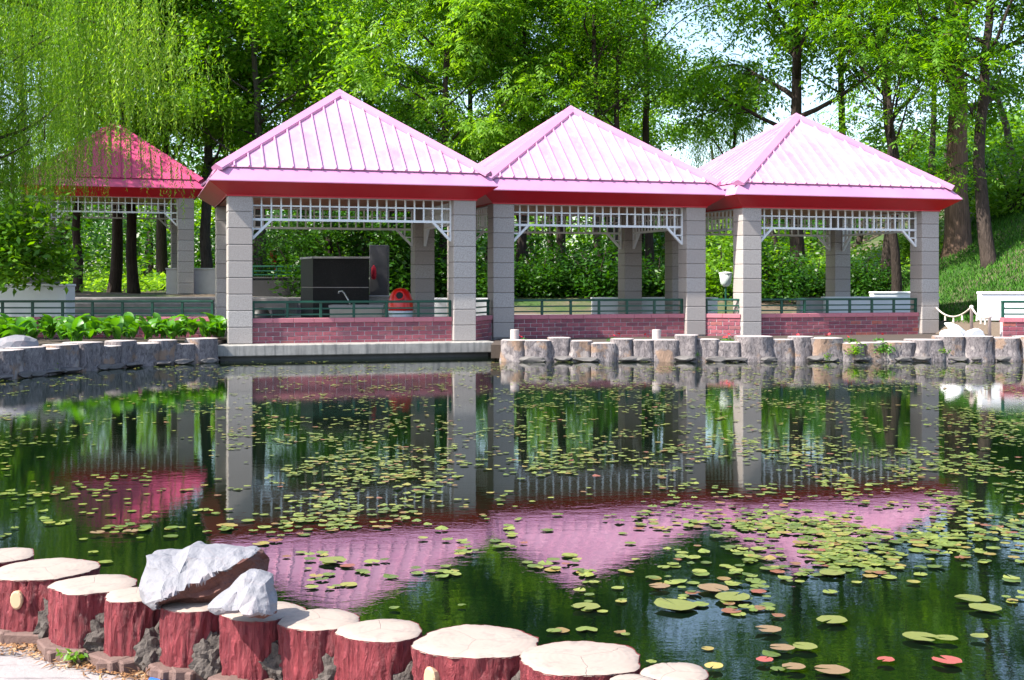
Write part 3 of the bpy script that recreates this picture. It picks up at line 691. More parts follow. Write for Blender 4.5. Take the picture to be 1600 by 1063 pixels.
# rocks
t = NT('white rock'); n1 = t.noise(4, 7, .65); n2 = t.noise(1.6, 4); vor = t.voronoi(5, None, 'DISTANCE_TO_EDGE')
c = t.mix(n1, (.13, .13, .15), (.225, .22, .235)); c = t.mix(t.ramp(n2, [(.60, 0), (.72, .5)]), c, (.42, .30, .29))
c = t.mix(t.ramp(vor, [(0, .35), (.02, 0)]), c, (.20, .16, .17))
sx = t.n.new('ShaderNodeSeparateXYZ'); t.l.new(t.tc('Object'), sx.inputs[0])
under = t.math('ADD', t.math('SUBTRACT', t.math('MULTIPLY', sx.outputs[0], .42), sx.outputs[2]), t.math('MULTIPLY', t.math('SUBTRACT', n1, .5), .10))
M['rock_tmp'] = None
t.color(c); t.rough(.75); t.bump(t.math('ADD', n1, t.math('MULTIPLY', t.noise(22, 6, .7), .4)), .55, .03); M['rock'] = t.m
t = NT('brown rock face'); n1 = t.noise(8, 6, .7); t.color(t.mix(t.noise(5, 4), t.mix(n1, (.035, .024, .020), (.11, .068, .05)), (.13, .035, .026))); t.rough(.8); t.bump(n1, .8, .03); M['rockbrown'] = t.m
o = obj('rock', rock_mesh('rock', .62, .55, .34, 21, M['rock']), None, (px_x(8, 24.9), 25.0, .52)); tag(o, 'pale boulder on top of the bank edging at the picture edge', 'rock')

# white sculpted swan-like rock group on the far bank
root = empty('white_sculpture', (px_x(1500, 29.8), 29.8, .42)); tag(root, 'white rounded sculpted rock with a pointed fin on the bank beside the rope', 'sculpture')
M['sculpt'] = simple('white sculpture paint', (.80, .79, .78), .55, .05, 6, .08)
obj('body', rock_mesh('body', .38, .30, .20, 5, M['sculpt'], 3, .12, 3), root, (-.18, 0, .13)); obj('wing', rock_mesh('wing', .33, .26, .19, 9, M['sculpt'], 3, .12, 3), root, (.30, .10, .17))
mb = MB(); mb.tube([(.02, .05, .18), (-.10, .04, .32), (-.25, .03, .42), (-.36, .03, .46)], [.16, .12, .07, .015], 10); mb.build('fin', M['sculpt'], root, True)

# ------------------------------------------------------------------ trees
def nrm(a): return a / (np.linalg.norm(a, axis=-1, keepdims=True) + 1e-9)
def leaves_mesh(name, C, D, U, ln, wd, m):
    """diamond leaves: C base point, D axis, U normal-ish, arrays; one fold along the midrib"""
    D = nrm(D); S_ = nrm(np.cross(D, U)); N = np.cross(S_, D); ln = np.asarray(ln)[:, None]; wd = np.asarray(wd)[:, None]
    a = C; b = C + D * ln * .45 + S_ * wd * .5 - N * wd * .10; c = C + D * ln - N * ln * .12; d = C + D * ln * .45 - S_ * wd * .5 - N * wd * .10
    n = len(C); V = np.stack([a, b, c, d], 1).reshape(-1, 3)
    return np_mesh(name, V, np.arange(4 * n).reshape(n, 4), m)
def skeleton(rng, H, r0, zc, spread, nl, up=.6, sub=5, wob=.35, droop=0.0):
    mb = MB(); tips = []
    n = 12; tr = [Vector((0, 0, -.3))]; off = Vector((0, 0, 0))
    for i in range(1, n + 1):
        off += Vector((rng.normal(0, wob * .10 * H / 12), rng.normal(0, wob * .10 * H / 12), 0)); tr.append(Vector((off.x, off.y, H * .92 * i / n)))
    rad = [r0 * (1.30 if i == 0 else (1 - .80 * (i / n) ** 1.1)) for i in range(n + 1)]; rad[1] = r0 * 1.0
    mb.tube([tr[0], tr[0].lerp(tr[1], .35), tr[0].lerp(tr[1], .6)] + tr[1:], [r0 * 1.5, r0 * 1.16, r0 * 1.05] + rad[1:], 12)
    def tp(z):
        f = max(0, min(n - 1e-4, z / (H * .92) * n)); i = int(f); return tr[i].lerp(tr[i + 1], f - i), rad[i] * (1 - (f - i)) + rad[i + 1] * (f - i)
    for k in range(nl):
        q = (k + .5) / nl; z = zc + (H * .90 - zc) * q ** .9; p, pr = tp(z); az = k * 2.4 + rng.normal(0, .4)
        prof = (math.sin(math.pi * min(1, .22 + .74 * q)) ** .7); ln = spread * prof * rng.uniform(.75, 1.2)
        el = up * rng.uniform(.5, 1.3) + q * .35; dv = Vector((math.cos(az) * math.cos(el), math.sin(az) * math.cos(el), math.sin(el)))
        pts = [p]; cur = dv.copy()
        for j in range(6):
            cur = (cur + Vector((rng.normal(0, .16), rng.normal(0, .16), rng.normal(.02 - droop * .1, .12)))).normalized(); pts.append(pts[-1] + cur * ln / 6)
        rb = max(.025, pr * rng.uniform(.35, .6)); mb.tube(pts, [rb * (1 - .85 * j / 6) for j in range(7)], 7)
        for s in range(sub):
            fr = .3 + .7 * (s + rng.uniform(0, 1)) / sub; i = min(5, int(fr * 6)); b = pts[i].lerp(pts[i + 1], fr * 6 - i)
            dv2 = Vector((rng.normal(0, 1), rng.normal(0, 1), rng.normal(.25 - droop, .55))).normalized() * .8 + cur * .55; dv2.normalize(); l2 = ln * rng.uniform(.22, .42)
            pp = [b]; c2 = dv2.copy()
            for j in range(3):
                c2 = (c2 + Vector((rng.normal(0, .2), rng.normal(0, .2), rng.normal(-.08 - droop * .2, .12)))).normalized(); pp.append(pp[-1] + c2 * l2 / 3)
            mb.tube(pp, [rb * .35, rb * .26, rb * .18, .008], 5)
            for j in (1, 2, 3): tips.append((pp[j], c2))
        tips.append((pts[-1], cur))
    return mb, tips
def crown_broad(rng, tips, n, m, ln=.23, wd=.115, sig=.40):
    T = np.array([t[0] for t in tips]); i = rng.integers(0, len(T), n)
    # each tip carries flattened clumps, so that light and dark masses form
    cl = rng.normal(0, 1, (len(T), 3)) * np.array([.25, .25, .18])
    C = T[i] + cl[i] + rng.normal(0, 1, (n, 3)) * np.array([sig, sig, sig * .62])
    D = rng.normal(0, 1, (n, 3)); D[:, 2] = -np.abs(D[:, 2]) * .55; U = rng.normal(0, .45, (n, 3)); U[:, 2] += 1
    return leaves_mesh('crown', C, D, U, ln * rng.uniform(.65, 1.2, n), wd * rng.uniform(.7, 1.2, n), m)
def crown_pinnate(rng, tips, n, m, rach=.55, ln=.26, wd=.085, sig=.5):
    T = np.array([t[0] for t in tips]); i = rng.integers(0, len(T), n)
    C = T[i] + rng.normal(0, 1, (n, 3)) * np.array([sig, sig, sig * .6])
    az = rng.uniform(0, 2 * np.pi, n); el = rng.normal(-.15, .35, n)
    A = np.stack([np.cos(az) * np.cos(el), np.sin(az) * np.cos(el), np.sin(el)], 1); Sd = nrm(np.cross(A, np.array([0, 0, 1.0]) + rng.normal(0, .25, (n, 3)))); Nn = np.cross(Sd, A)
    cs, ds, us, l_, w_ = [], [], [], [], []
    for k in range(4):
        f = .25 + .25 * k; pos = C + A * rach * f - np.array([0, 0, 1]) * rach * .35 * f * f
        for sg in (1, -1):
            cs.append(pos); ds.append(A * .55 + Sd * sg * .85 - np.array([0, 0, .35])); us.append(Nn); q = (1 - .35 * abs(f - .55)) * rng.uniform(.8, 1.15, n); l_.append(ln * q); w_.append(wd * q)
    cs.append(C + A * rach - np.array([0, 0, 1]) * rach * .35); ds.append(A - np.array([0, 0, .6])); us.append(Nn); l_.append(ln * np.ones(n)); w_.append(wd * np.ones(n))
    return leaves_mesh('crown', np.concatenate(cs), np.concatenate(ds), np.concatenate(us), np.concatenate(l_), np.concatenate(w_), m)
def crown_willow(rng, tips, nstr, m, smin=1.2, smax=3.6, ln=.13, wd=.028):
    T = np.array([t[0] for t in tips]); cs, ds = [], []
    i = rng.integers(0, len(T), nstr)
    for k in range(nstr):
        L_ = rng.uniform(smin, smax); npt = int(L_ / .075); s = np.linspace(0, L_, npt)
        o = T[i[k]] + rng.normal(0, .35, 3); az = rng.uniform(0, 6.28); sw = rng.uniform(.05, .4)
        hx = np.cos(az) * sw * (1 - np.exp(-s)) + .05 * np.sin(s * 2.1 + az); hy = np.sin(az) * sw * (1 - np.exp(-s)) + .05 * np.cos(s * 1.7 + az)
        P = o + np.stack([hx, hy, -s * .97], 1); cs.append(P)
        D = rng.normal(0, .5, (npt, 3)); D[:, 2] = -rng.uniform(.5, 1.2, npt); ds.append(D)
    C = np.concatenate(cs); D = np.concatenate(ds); n = len(C)
    return leaves_mesh('crown', C, D, rng.normal(0, 1, (n, 3)), ln * rng.uniform(.7, 1.25, n), wd * rng.uniform(.8, 1.3, n), m)
KIND = {}
def kind(name, seed, bark_m, crown, **sk):
    rng = np.random.default_rng(seed); mb, tips = skeleton(rng, **sk)
    KIND[name] = (mb.mesh('trunk', bark_m, True), crown(rng, tips))
kind('ash1', 1, M['bark'], lambda r, t: crown_pinnate(r, t, 3300, M['leaf_mid']), H=15, r0=.24, zc=4.6, spread=4.6, nl=17)
kind('ash2', 2, M['bark'], lambda r, t: crown_pinnate(r, t, 3900, M['leaf_light']), H=14, r0=.20, zc=4.0, spread=4.3, nl=16)
kind('elm1', 3, M['bark'], lambda r, t: crown_broad(r, t, 25000, M['leaf_mid']), H=15, r0=.26, zc=4.4, spread=4.6, nl=18)
kind('elm2', 4, M['bark_grey'], lambda r, t: crown_broad(r, t, 28000, M['leaf_light']), H=14, r0=.22, zc=3.8, spread=4.4, nl=17)
kind('elm3', 5, M['bark'], lambda r, t: crown_broad(r, t, 26000, M['leaf_dark']), H=12, r0=.28, zc=3.2, spread=4.2, nl=15)
kind('slim', 6, M['bark'], lambda r, t: crown_broad(r, t, 15000, M['leaf_mid'], .17, .08, .5), H=16, r0=.17, zc=6.5, spread=3.2, nl=12)
kind('sparse', 8, M['bark'], lambda r, t: crown_pinnate(r, t, 1700, M['leaf_mid'], .5, .22, .075), H=14, r0=.21, zc=3.6, spread=5.4, nl=14, up=.75, sub=4, wob=.8)
kind('old', 9, M['bark_warm'], lambda r, t: crown_broad(r, t, 26000, M['leaf_mid']), H=16, r0=.50, zc=5.2, spread=6.0, nl=12, up=.35, wob=.5)
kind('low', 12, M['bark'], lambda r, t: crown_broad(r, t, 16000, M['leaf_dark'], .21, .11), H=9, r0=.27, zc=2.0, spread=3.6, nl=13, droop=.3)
kind('willow', 10, M['bark'], lambda r, t: crown_willow(r, t, 5400, M['leaf_willow'], 1.4, 5.0), H=13, r0=.36, zc=5.0, spread=7.2, nl=20, up=.45)
kind('willow2', 11, M['bark'], lambda r, t: crown_willow(r, t, 1000, M['leaf_willow'], .8, 2.4, .17, .04), H=13, r0=.20, zc=4.5, spread=3.6, nl=15, up=.7)
def tree(kd, px, d, s, rz, label, cat='tree', lean=(0, 0), name='leafy_tree', group=None, dz=0, sx=1):
    x = px_x(px, d); z = float(land(x, d)) - .05 + dz
    o = empty(name, (x, d, z)); o.rotation_euler = (lean[0], lean[1], rz); o.scale = (s * sx, s * sx, s)
    tag(o, label, cat, group)
    tm, cm = KIND[kd]; obj('trunk', tm, o); obj('crown', cm, o); return o
gw = 'tall trees behind the pavilions'
TREES = [
 ('slim', 120, 48, 1.0, 0, 'slim dark tree, leftmost trunk seen under the far shaded pavilion', (0, 0)),
 ('elm1', 177, 51, .95, 1, 'thick dark tree, second trunk seen under the far shaded pavilion', (0, .0)),
 ('slim', 210, 49.5, 1.25, 2, 'leaning dark tree rising past the hip of the far shaded pavilion', (0, .05)),
 ('elm2', 322, 51, 1.1, 3, 'dark tree standing in the gap between far and nearest pavilions', (0, 0)),
 ('elm2', 408, 50, 1.05, 1.6, 'tree with sunlit brown trunk framed by the nearest pavilion railing end', (0, 0)),
 ('low', 515, 45.0, .66, 4, 'low-branched dark tree rising behind the black stone block', (0, 0)),
 ('low', 612, 46, .70, 5, 'dark tree standing behind the red litter bin', (0, -.02)),
 ('ash2', 690, 48, 1.0, .6, 'light green ash showing above the valley between nearest and middle roofs', (0, 0)),
 ('ash1', 812, 50, .92, .7, 'ash with feathery leaves just beside the peak of the middle roof', (0, .03)),
 ('elm1', 875, 53, .9, 2.2, 'thick dark trunk seen through the middle of the middle pavilion', (0, 0)),
 ('slim', 937, 48, 1.0, .3, 'nearer trunk of the close pair framed by the middle pavilion', (0, -.01)),
 ('slim', 958, 49, .95, 4.4, 'farther trunk of the close pair framed by the middle pavilion', (0, .02)),
 ('slim', 1018, 52, 1.15, 1.1, 'tall dark bare trunk rising over the slope of the middle roof', (0, 0)),
 ('willow2', 1118, 54, .80, 0, 'light weeping tree with leaning trunk behind the valley before the last roof', (0, .10)),
 ('ash1', 1246, 49, 1.25, 3.9, 'tall thick trunked ash rising directly behind the peak of the last roof', (0, .01)),
 ('slim', 1322, 52, 1.2, 2.9, 'dark tall tree rising behind the far slope of the last roof', (0, .02)),
 ('sparse', 1378, 47, 1.2, 2.0, 'grey forked tree with open crown past the last roof slope', (0, .03)),
 ('sparse', 1402, 44.5, .85, .4, 'thin grey tree trunk framed by the railing of the hillside pavilion', (0, .02)),
 ('old', 1497, 47.5, .95, 1.0, 'massive old tree with flaring sunlit trunk on the grassy hill', (0, .02)),
 ('sparse', 1548, 43, 1.15, 4.6, 'open-crowned tree with bare curved branches reaching in from the picture edge', (0, -.06)),
 ('slim', 1455, 58, 1.0, 5.5, 'dark green ash behind the massive old tree', (0, 0)),
 ('elm2', 40, 58, 1.15, 2, 'tall light tree behind the weeping willow', (0, 0)),
 ('elm1', 258, 60, 1.1, 4, 'tall leafy tree far behind the peak gap left of the nearest roof', (0, 0)),
 ('elm2', 395, 57, 1.15, .2, 'bright maple-like tree over the sloping hip of the nearest roof', (0, 0)),
 ('ash1', 470, 58, 1.15, 1.2, 'tall ash behind the peak of the nearest roof', (0, 0)),
 ('elm1', 575, 61, 1.15, 3.1, 'tall dense tree behind the long slope of the nearest roof', (0, 0)),
 ('ash2', 735, 62, 1.15, 2.5, 'tall light tree far behind the first roof valley', (0, 0)),
 ('elm2', 990, 68, 1.0, .5, 'far light tree seen between bare trunks over the middle roof', (0, 0)),
]
for kd, px, d, s, rz, lab, lean in TREES: tree(kd, px, d, s, rz, lab, lean=lean, group=gw, name={'willow2': 'weeping_tree'}.get(kd, 'leafy_tree'))
tree('elm1', -250, 43, 1.0, 2, 'leafy tree added outside the view to shade the far pavilion roof')  # added out of view toward the sun, so the far roof falls in shade
tree('willow', -110, 31.6, .62, 2.6, 'nearer weeping willow whose fronds hang at the very picture edge', name='weeping_willow')
tree('willow', -215, 34.5, 1.12, .4, 'weeping willow hanging long fronds over the terrace at the picture edge', name='weeping_willow')
# shrubs
def shrub_mesh(seed, r, h, n, m, ln, wd, zmin=.03):
    rng = np.random.default_rng(seed); k = 26
    c = rng.normal(0, 1, (k, 3)); c = nrm(c) * rng.uniform(.35, .95, (k, 1)); c[:, 2] = np.abs(c[:, 2]); c *= np.array([r, r, h])
    i = rng.integers(0, k, n); C = c[i] + rng.normal(0, 1, (n, 3)) * np.array([.22 * r, .22 * r, .16 * h]); C[:, 2] = np.where(C[:, 2] < zmin, zmin + rng.uniform(0, .4, n) * h, C[:, 2])
    D = rng.normal(0, 1, (n, 3)) + C * .3; D[:, 2] = D[:, 2] * .5 - .1; U = rng.normal(0, .5, (n, 3)); U[:, 2] += 1
    return leaves_mesh('foliage', C, D, U, ln * rng.uniform(.6, 1.2, n), wd * rng.uniform(.7, 1.2, n), m)
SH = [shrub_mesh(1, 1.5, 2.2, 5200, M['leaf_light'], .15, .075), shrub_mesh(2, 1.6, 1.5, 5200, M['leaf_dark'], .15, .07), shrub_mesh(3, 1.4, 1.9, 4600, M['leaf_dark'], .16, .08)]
mb = MB()
for k in range(6):
    a = k * 1.05; mb.tube([(0, 0, -.2), (.25 * math.cos(a), .25 * math.sin(a), .6), (.7 * math.cos(a), .7 * math.sin(a), 1.3)], [.04, .03, .012], 6)
STEMS = mb.mesh('stem', M['bark'], True)
def shrub(k, px, d, s, label, rz=0, dz=0, group='shrubs behind the terrace', sz=None):
    x = px_x(px, d); o = empty('shrub', (x, d, float(land(x, d)) - .03 + dz), rz); o.scale = (s, s, sz or s); tag(o, label, 'shrub', group)
    obj('stem', STEMS, o); obj('foliage', SH[k], o); return o
for k, px, d, s, lab in ((0, 1128, 46.5, 1.45, 'bright green tall shrub behind the lantern'), (2, 845, 47, 1.1, 'dark shrub behind the railing at the near end of the middle pavilion'),
    (2, 905, 48.5, 1.0, 'dark low shrub in the centre of the middle pavilion opening'), (1, 1030, 47.5, 1.2, 'green shrub between the two back columns seen through the middle pavilion'),
    (2, 1212, 45.5, 1.2, 'dark shrub beside the front column of the hillside pavilion'), (1, 1275, 47, 1.1, 'green shrub beside the lit back column of the hillside pavilion'),
    (1, 1352, 47, 1.15, 'spreading green shrub behind the white benches by the hill'), (0, 1440, 51, 1.1, 'pale yellow-green shrub low on the hill beside the last column'),
    (1, 690, 47, 1.1, 'green shrub right of the back column of the nearest pavilion'), (0, 560, 55, .9, 'pale shrub deep behind the black stone block'),
    (1, 755, 46, 1.1, 'green shrub seen in the slot between nearest and middle pavilions'),
    (0, 1585, 50, 1.6, 'large pale shrub on the hill at the picture edge'), (2, 1545, 55, 1.5, 'grey-green shrub on the hill behind the massive tree'),
    (2, 545, 45.5, 1.75, 'tall dark shrub right behind the black stone block'), (2, 470, 49, 1.5, 'dark shrub behind the lit side of the black stone block'), (2, 655, 46.5, 1.6, 'dark shrub beside the back column of the nearest pavilion'), (2, 930, 46.5, 1.35, 'dark bushy shrub in front of the close pair of trunks'), (0, 25, 50, .9, 'light shrub behind the white wall block'), (0, 430, 56, .7, 'low clipped bright shrub behind the far railing')):
    shrub(k, px, d, s, lab, R.uniform(0, 6))
# shrub with larger dark leaves drooping by the willow at the picture edge
SHB = shrub_mesh(8, 1.5, 1.9, 4200, M['leaf_mid'], .22, .11, -.45)
o = empty('broadleaf_shrub', (px_x(22, 31.2), 31.3, 2.15)); tag(o, 'drooping broad-leaved shrub in front of the white wall block', 'shrub'); obj('foliage', SHB, o); 
mb = MB(); mb.tube([(-.8, .1, -1.75), (-.72, .1, -.8), (-.5, .1, .1), (-.1, 0, .9), (.4, 0, 1.2)], [.08, .07, .06, .04, .015], 7); mb.build('stem', M['bark'], o, True)
# undergrowth and far woods: masses nobody could count
rng = np.random.default_rng(33)
def scatter_cover(name, n, xr, yr, h, m, ln, wd, kindtag=True, cond=None):
    X = rng.uniform(*xr, n); Y = rng.uniform(*yr, n); keep = np.ones(n, bool)
    if cond is not None: keep = cond(X, Y)
    X, Y = X[keep], Y[keep]; k = len(X); hump = .5 + .5 * np.sin(X * .9 + np.sin(Y * .7) * 2) * np.sin(Y * .8 + X * .3)
    Z = land(X, Y) + rng.uniform(0, 1, k) ** .6 * h * (.35 + .65 * hump)
    C = np.stack([X, Y, Z], 1); D = rng.normal(0, 1, (k, 3)); D[:, 2] = D[:, 2] * .4 + .2; U = rng.normal(0, .4, (k, 3)); U[:, 2] += 1
    o = obj(name, leaves_mesh(name, C, D, U, ln * rng.uniform(.6, 1.3, k), wd * rng.uniform(.7, 1.2, k), m)); tag(o, kind='stuff'); return o
o = scatter_cover('undergrowth', 60000, (-28, 17), (47.5, 70), 1.0, M['leaf_light'], .26, .13, cond=lambda X, Y: ~((X < -10.5) & (Y < 53)) & (X < .41 * Y + 1) & (X > -.41 * Y - 1))
tag(o, 'low leafy undergrowth covering the floor of the wood', 'undergrowth')
mb = MB()
for k in range(110):
    d = R.uniform(60, 105); x = R.uniform(-.45, .45) * d; z = float(land(x, d)); hgt = R.uniform(6, 10) * (.55 if x / d > .22 else 1); r = R.uniform(.07, .2); l = R.uniform(-1.6, 1.6)
    mb.tube([(x, d, z - .2), (x + l * .4, d, z + hgt * .5), (x + l, d, z + hgt)], [r * 1.2, r, r * .4], 6, 0)
n = 150000; Y = rng.uniform(66, 115, n); X = rng.uniform(-.48, .48, n) * Y
top = 7.5 + 2.5 * np.sin(X * .33) * np.sin(X * .11 + 1) + 1.5 * np.sin(X * .9 + Y); top *= np.where(X / Y > .22, .48, np.where(X / Y > .08, .70, 1.0))
Z = land(X, Y) + .3 + rng.beta(1.25, 1.25, n) * top * (Y / 80)
C = np.stack([X, Y, Z], 1); D = rng.normal(0, 1, (n, 3)); D[:, 2] *= .5; U = rng.normal(0, .5, (n, 3)); U[:, 2] += 1
D = nrm(D); S_ = nrm(np.cross(D, U)); ln = .42 * rng.uniform(.6, 1.2, (n, 1)); wd = .22 * rng.uniform(.7, 1.2, (n, 1))
V = np.stack([C, C + D * ln * .45 + S_ * wd * .5, C + D * ln, C + D * ln * .45 - S_ * wd * .5], 1).reshape(-1, 3)
b = len(V); FV = np.concatenate([V, np.array(mb.v, np.float32)]); q = [f for f in mb.f if len(f) == 4]
FQ = np.concatenate([np.arange(4 * n).reshape(n, 4), np.array(q) + b]); mi = np.concatenate([np.where(np.sin(C[:, 0] * .55) + np.sin(C[:, 2] * 1.1 + C[:, 0] * .3) > .3, 0, 2), np.ones(len(q), int)])
o = obj('far_woods', np_mesh('far_woods', FV, FQ, [M['leaf_mid'], M['bark'], M['leaf_dark']], False, mi)); tag(o, 'distant wood of thin trunks and foliage behind everything', 'woods', kind='stuff')
# grass on the hill
n = 60000; X = rng.uniform(12.8, 24, n); Y = rng.uniform(34.8, 54, n); k = (X < .43 * Y); X, Y = X[k], Y[k]; n = len(X)
C = np.stack([X, Y, land(X, Y) - .01], 1); D = rng.normal(0, .45, (n, 3)); D[:, 2] = 1
o = obj('hill_grass', leaves_mesh('hill_grass', C, D, rng.normal(0, 1, (n, 3)), rng.uniform(.10, .22, n), rng.uniform(.02, .035, n), M['grass'])); tag(o, 'short green grass covering the hillside', 'grass', kind='stuff')

# ------------------------------------------------------------------ hosta bed and bank plants
mb = MB(); nseg = 6; vs = []; fs = []
for i in range(nseg + 1):
    s = i / nseg; wv = .085 * math.sin(math.pi * min(1, s * .96 + .04)) ** .8 + .004; x = .36 * s; z = .16 * math.sin(s * 2.2) - .06 * s * s
    vs += [(x, -wv, z + .02), (x, 0, z), (x, wv, z + .02)]
for i in range(nseg):
    for j in range(2): fs.append((i * 3 + j, i * 3 + j + 1, (i + 1) * 3 + j + 1, (i + 1) * 3 + j))
mb.add(vs, fs); LEAF = mb.mesh('leaf', M['hosta'], True)
bed = [(a_, b_) for a_, b_ in ((-.8, 30.9), (-1.6, 30.7), (-2.4, 30.8), (-3.2, 30.5), (-4.0, 30.7), (-.9, 29.9), (-1.8, 29.6), (-2.6, 29.5), (-3.4, 29.2), (-4.3, 29.3), (-1.5, 28.9), (-2.4, 28.4), (-3.2, 28.0), (-4.1, 27.9),
                                  (-2.9, 27.2), (-3.8, 26.7), (-4.8, 30.4), (-4.9, 28.6), (-.5, 30.3), (-1.2, 30.4), (-2.9, 30.2), (-5.4, 29.6), (-4.6, 27.2), (-2.1, 29.2), (-3.7, 28.6), (-5.7, 30.6), (-5.4, 27.7))]
for k, (dx, y) in enumerate(bed):
    x = -6.55 + dx + R.uniform(-.15, .15); y += R.uniform(-.15, .15)
    o = empty('hosta', (x, y, .50 + .02 * (31 - y) * .2), R.uniform(0, 6)); o.scale = (1.25, 1.25, 1.5); tag(o, 'clump of broad glossy hosta leaves in the bed below the long railing', 'hosta', 'hosta clumps in the bed by the bank')
    for j in range(15):
        s = R.uniform(.6, 1.15); obj('leaf', LEAF, o, (R.uniform(-.07, .07), R.uniform(-.07, .07), R.uniform(0, .10)), (R.uniform(-.25, .25), -R.uniform(.0, .85), j * 2.4 + R.uniform(-.3, .3)), s)
mb = MB(); mb.prism([(-7.0, 29.2), (-6.95, 31.5), (-16, 31.5), (-16, 24), (-10.4, 24.2), (-9.4, 26), (-8.3, 28)], .1, .47); t = simple('bed soil', (.06, .045, .035), .95, .4, 8, .6); tag(mb.build('planting_bed', t), kind='structure')
WEED = shrub_mesh(14, .26, .34, 260, M['leaf_light'], .09, .045); WEEDW = shrub_mesh(15, .22, .26, 220, M['hosta'], .08, .035)
for k, (px, py, d, s, lab) in enumerate(((1335, 547, 29.35, 1.0, 'leafy green weed hanging on the edging below the hillside pavilion'), (1380, 545, 29.4, 1.15, 'largest bright green weed tuft growing between the edging stumps'), (1472, 545, 29.45, .7, 'small green tuft beside the white sculpted rock'),
     (1088, 549, 29.3, .45, 'tiny bright weed on the edging below the gap between pavilions'), (1290, 556, 29.3, .6, 'mossy weed at the waterline below the hillside pavilion'), (42, 562, 25.0, 1.0, 'green fern tuft below the pale boulder'), (78, 572, 25.3, .6, 'small weed at the waterline near the pale boulder'), (130, 572, 26.3, .7, 'low weed sprouting from the bank below the hostas'), (160, 560, 27.0, .5, 'tiny fern in the hosta bank joints'))):
    o = obj('weed', WEED if k % 2 == 0 else WEEDW, None, at(px, py + 8, d), (0, 0, R.uniform(0, 6)), s); tag(o, lab, 'weed', 'weeds on the bank')
# flower bed strip behind the right edging
mb = MB(); mb.prism([(-.5, 29.75), (12.3, 30.0), (12.9, 36.2), (6.2, 34.6), (5.6, 34.7), (-.4, 33.0)], .05, .37); tag(mb.build('flower_bed', t), kind='structure')
M['petal'] = simple('red petals', (.65, .01, .02), .6, .2, 9)
mbp = MB()
for k in range(5):
    a = k * 1.2566; c = Vector((math.cos(a), math.sin(a), .25)); s = Vector((-math.sin(a), math.cos(a), 0)); mbp.poly([(0, 0, 0), c * .022 - s * .016, c * .038, c * .022 + s * .016])
PETAL = mbp.mesh('petals', M['petal']); FLEAF = shrub_mesh(16, .12, .10, 60, M['hosta'], .08, .04)
for k in range(14):
    px = [815, 960, 965, 972, 1010, 1075, 1135, 1140, 1166, 1250, 1236, 1296, 1330, 1375, 1387, 1400, 1426, 1430, 1440, 1445, 880, 1180][k]; d = R.uniform(30.1, 30.7)
    o = empty('red_flower', (px_x(px, d), d, .40), R.uniform(0, 6)); tag(o, 'small red flower on a leafy tuft at the foot of the brick walls', 'flower', 'red flowers along the brick walls')
    obj('foliage', FLEAF, o)
    for j in range(R.randint(1, 3)): obj('petals', PETAL, o, (R.uniform(-.1, .1), R.uniform(-.1, .1), R.uniform(.12, .22)), (R.uniform(.3, 1.0), 0, R.uniform(0, 6)), 1.0)

# ------------------------------------------------------------------ foreground stumps, rocks, bricks
t = NT('painted bark'); v = t.mapping((10, 10, 2.6)); n1 = t.noise(2.6, 7, .72, v, 1.0); n2 = t.noise(4, 4); vr = t.voronoi(5, t.mapping((8, 8, 1.7)))
c = t.mix(t.ramp(n1, [(.3, 0), (.7, 1)]), (.15, .013, .024), (.33, .045, .056)); c = t.mix(t.ramp(n2, [(.62, 0), (.75, .55)]), c, (.34, .10, .09)); c = t.mix(t.ramp(n1, [(.68, 0), (.80, .6)]), c, (.36, .15, .135))
t.color(c); t.rough(.6); t.bump(t.math('ADD', n1, t.math('MULTIPLY', vr, .7)), 1.0, .07); M['redbark'] = t.m
t = NT('sawn top'); sep = t.n.new('ShaderNodeSeparateXYZ'); t.l.new(t.tc(), sep.inputs[0])
wob = t.noise(5, 3); rr = t.math('SQRT', t.math('ADD', t.math('POWER', t.math('ABSOLUTE', sep.outputs[0]), 2), t.math('POWER', t.math('ABSOLUTE', sep.outputs[1]), 2)))
ringw = t.math('SINE', t.math('ADD', t.math('MULTIPLY', rr, 260), t.math('MULTIPLY', wob, 9)))
ang = t.math('ARCTAN2', sep.outputs[0], sep.outputs[1]); crack = t.math('ABSOLUTE', t.math('SINE', t.math('ADD', t.math('MULTIPLY', ang, 1.5), t.math('ADD', t.math('MULTIPLY', wob, 1.6), t.math('MULTIPLY', t.obj_random(), 6)))))
crk = t.ramp(t.math('MULTIPLY', crack, t.math('MULTIPLY', rr, 10)), [(.0, 1), (.022, 0)])
c = t.mix(t.noise(3.5, 5), (.25, .195, .16), (.335, .275, .235)); c = t.mix(t.math('MULTIPLY', t.math('ADD', t.math('MULTIPLY', ringw, .5), .5), .09), c, (.27, .19, .16)); c = t.mix(t.math('MULTIPLY', crk, .75), c, (.16, .11, .10))
c = t.mix(t.ramp(t.noise(16, 5, .7), [(.52, 0), (.70, .6)]), c, (.17, .14, .13)); c = t.mix(t.ramp(t.noise(2.3, 5, .7), [(.52, 0), (.72, .5)]), c, (.20, .165, .145))
t.color(c); t.rough(.75); t.bump(t.math('SUBTRACT', t.math('MULTIPLY', ringw, .05), t.math('MULTIPLY', crk, 1.0)), .5, .006); M['sawn'] = t.m
names = ['pale-topped red stump cut by the picture edge, farthest along the near bank', 'broad red bark stump with a round tan knot, at the near bank corner', 'red bark stump between the knotted stump and the rocks', 'red stump half under the big white rock',
         'small red stump under the overhang of the big white rock', 'red stump carrying the smaller white rock', 'red stump just past the smaller white rock', 'red stump between the rock stumps and the broadest pair',
         'broadest red stump, second last of the large ones', 'broad red stump with ringed top, last large one of the row', 'low small red stump at the lower end of the row', 'lowest small red stump touching the picture bottom']
M['knot'] = simple('tan knot', (.42, .28, .17), .7, .15, 20)
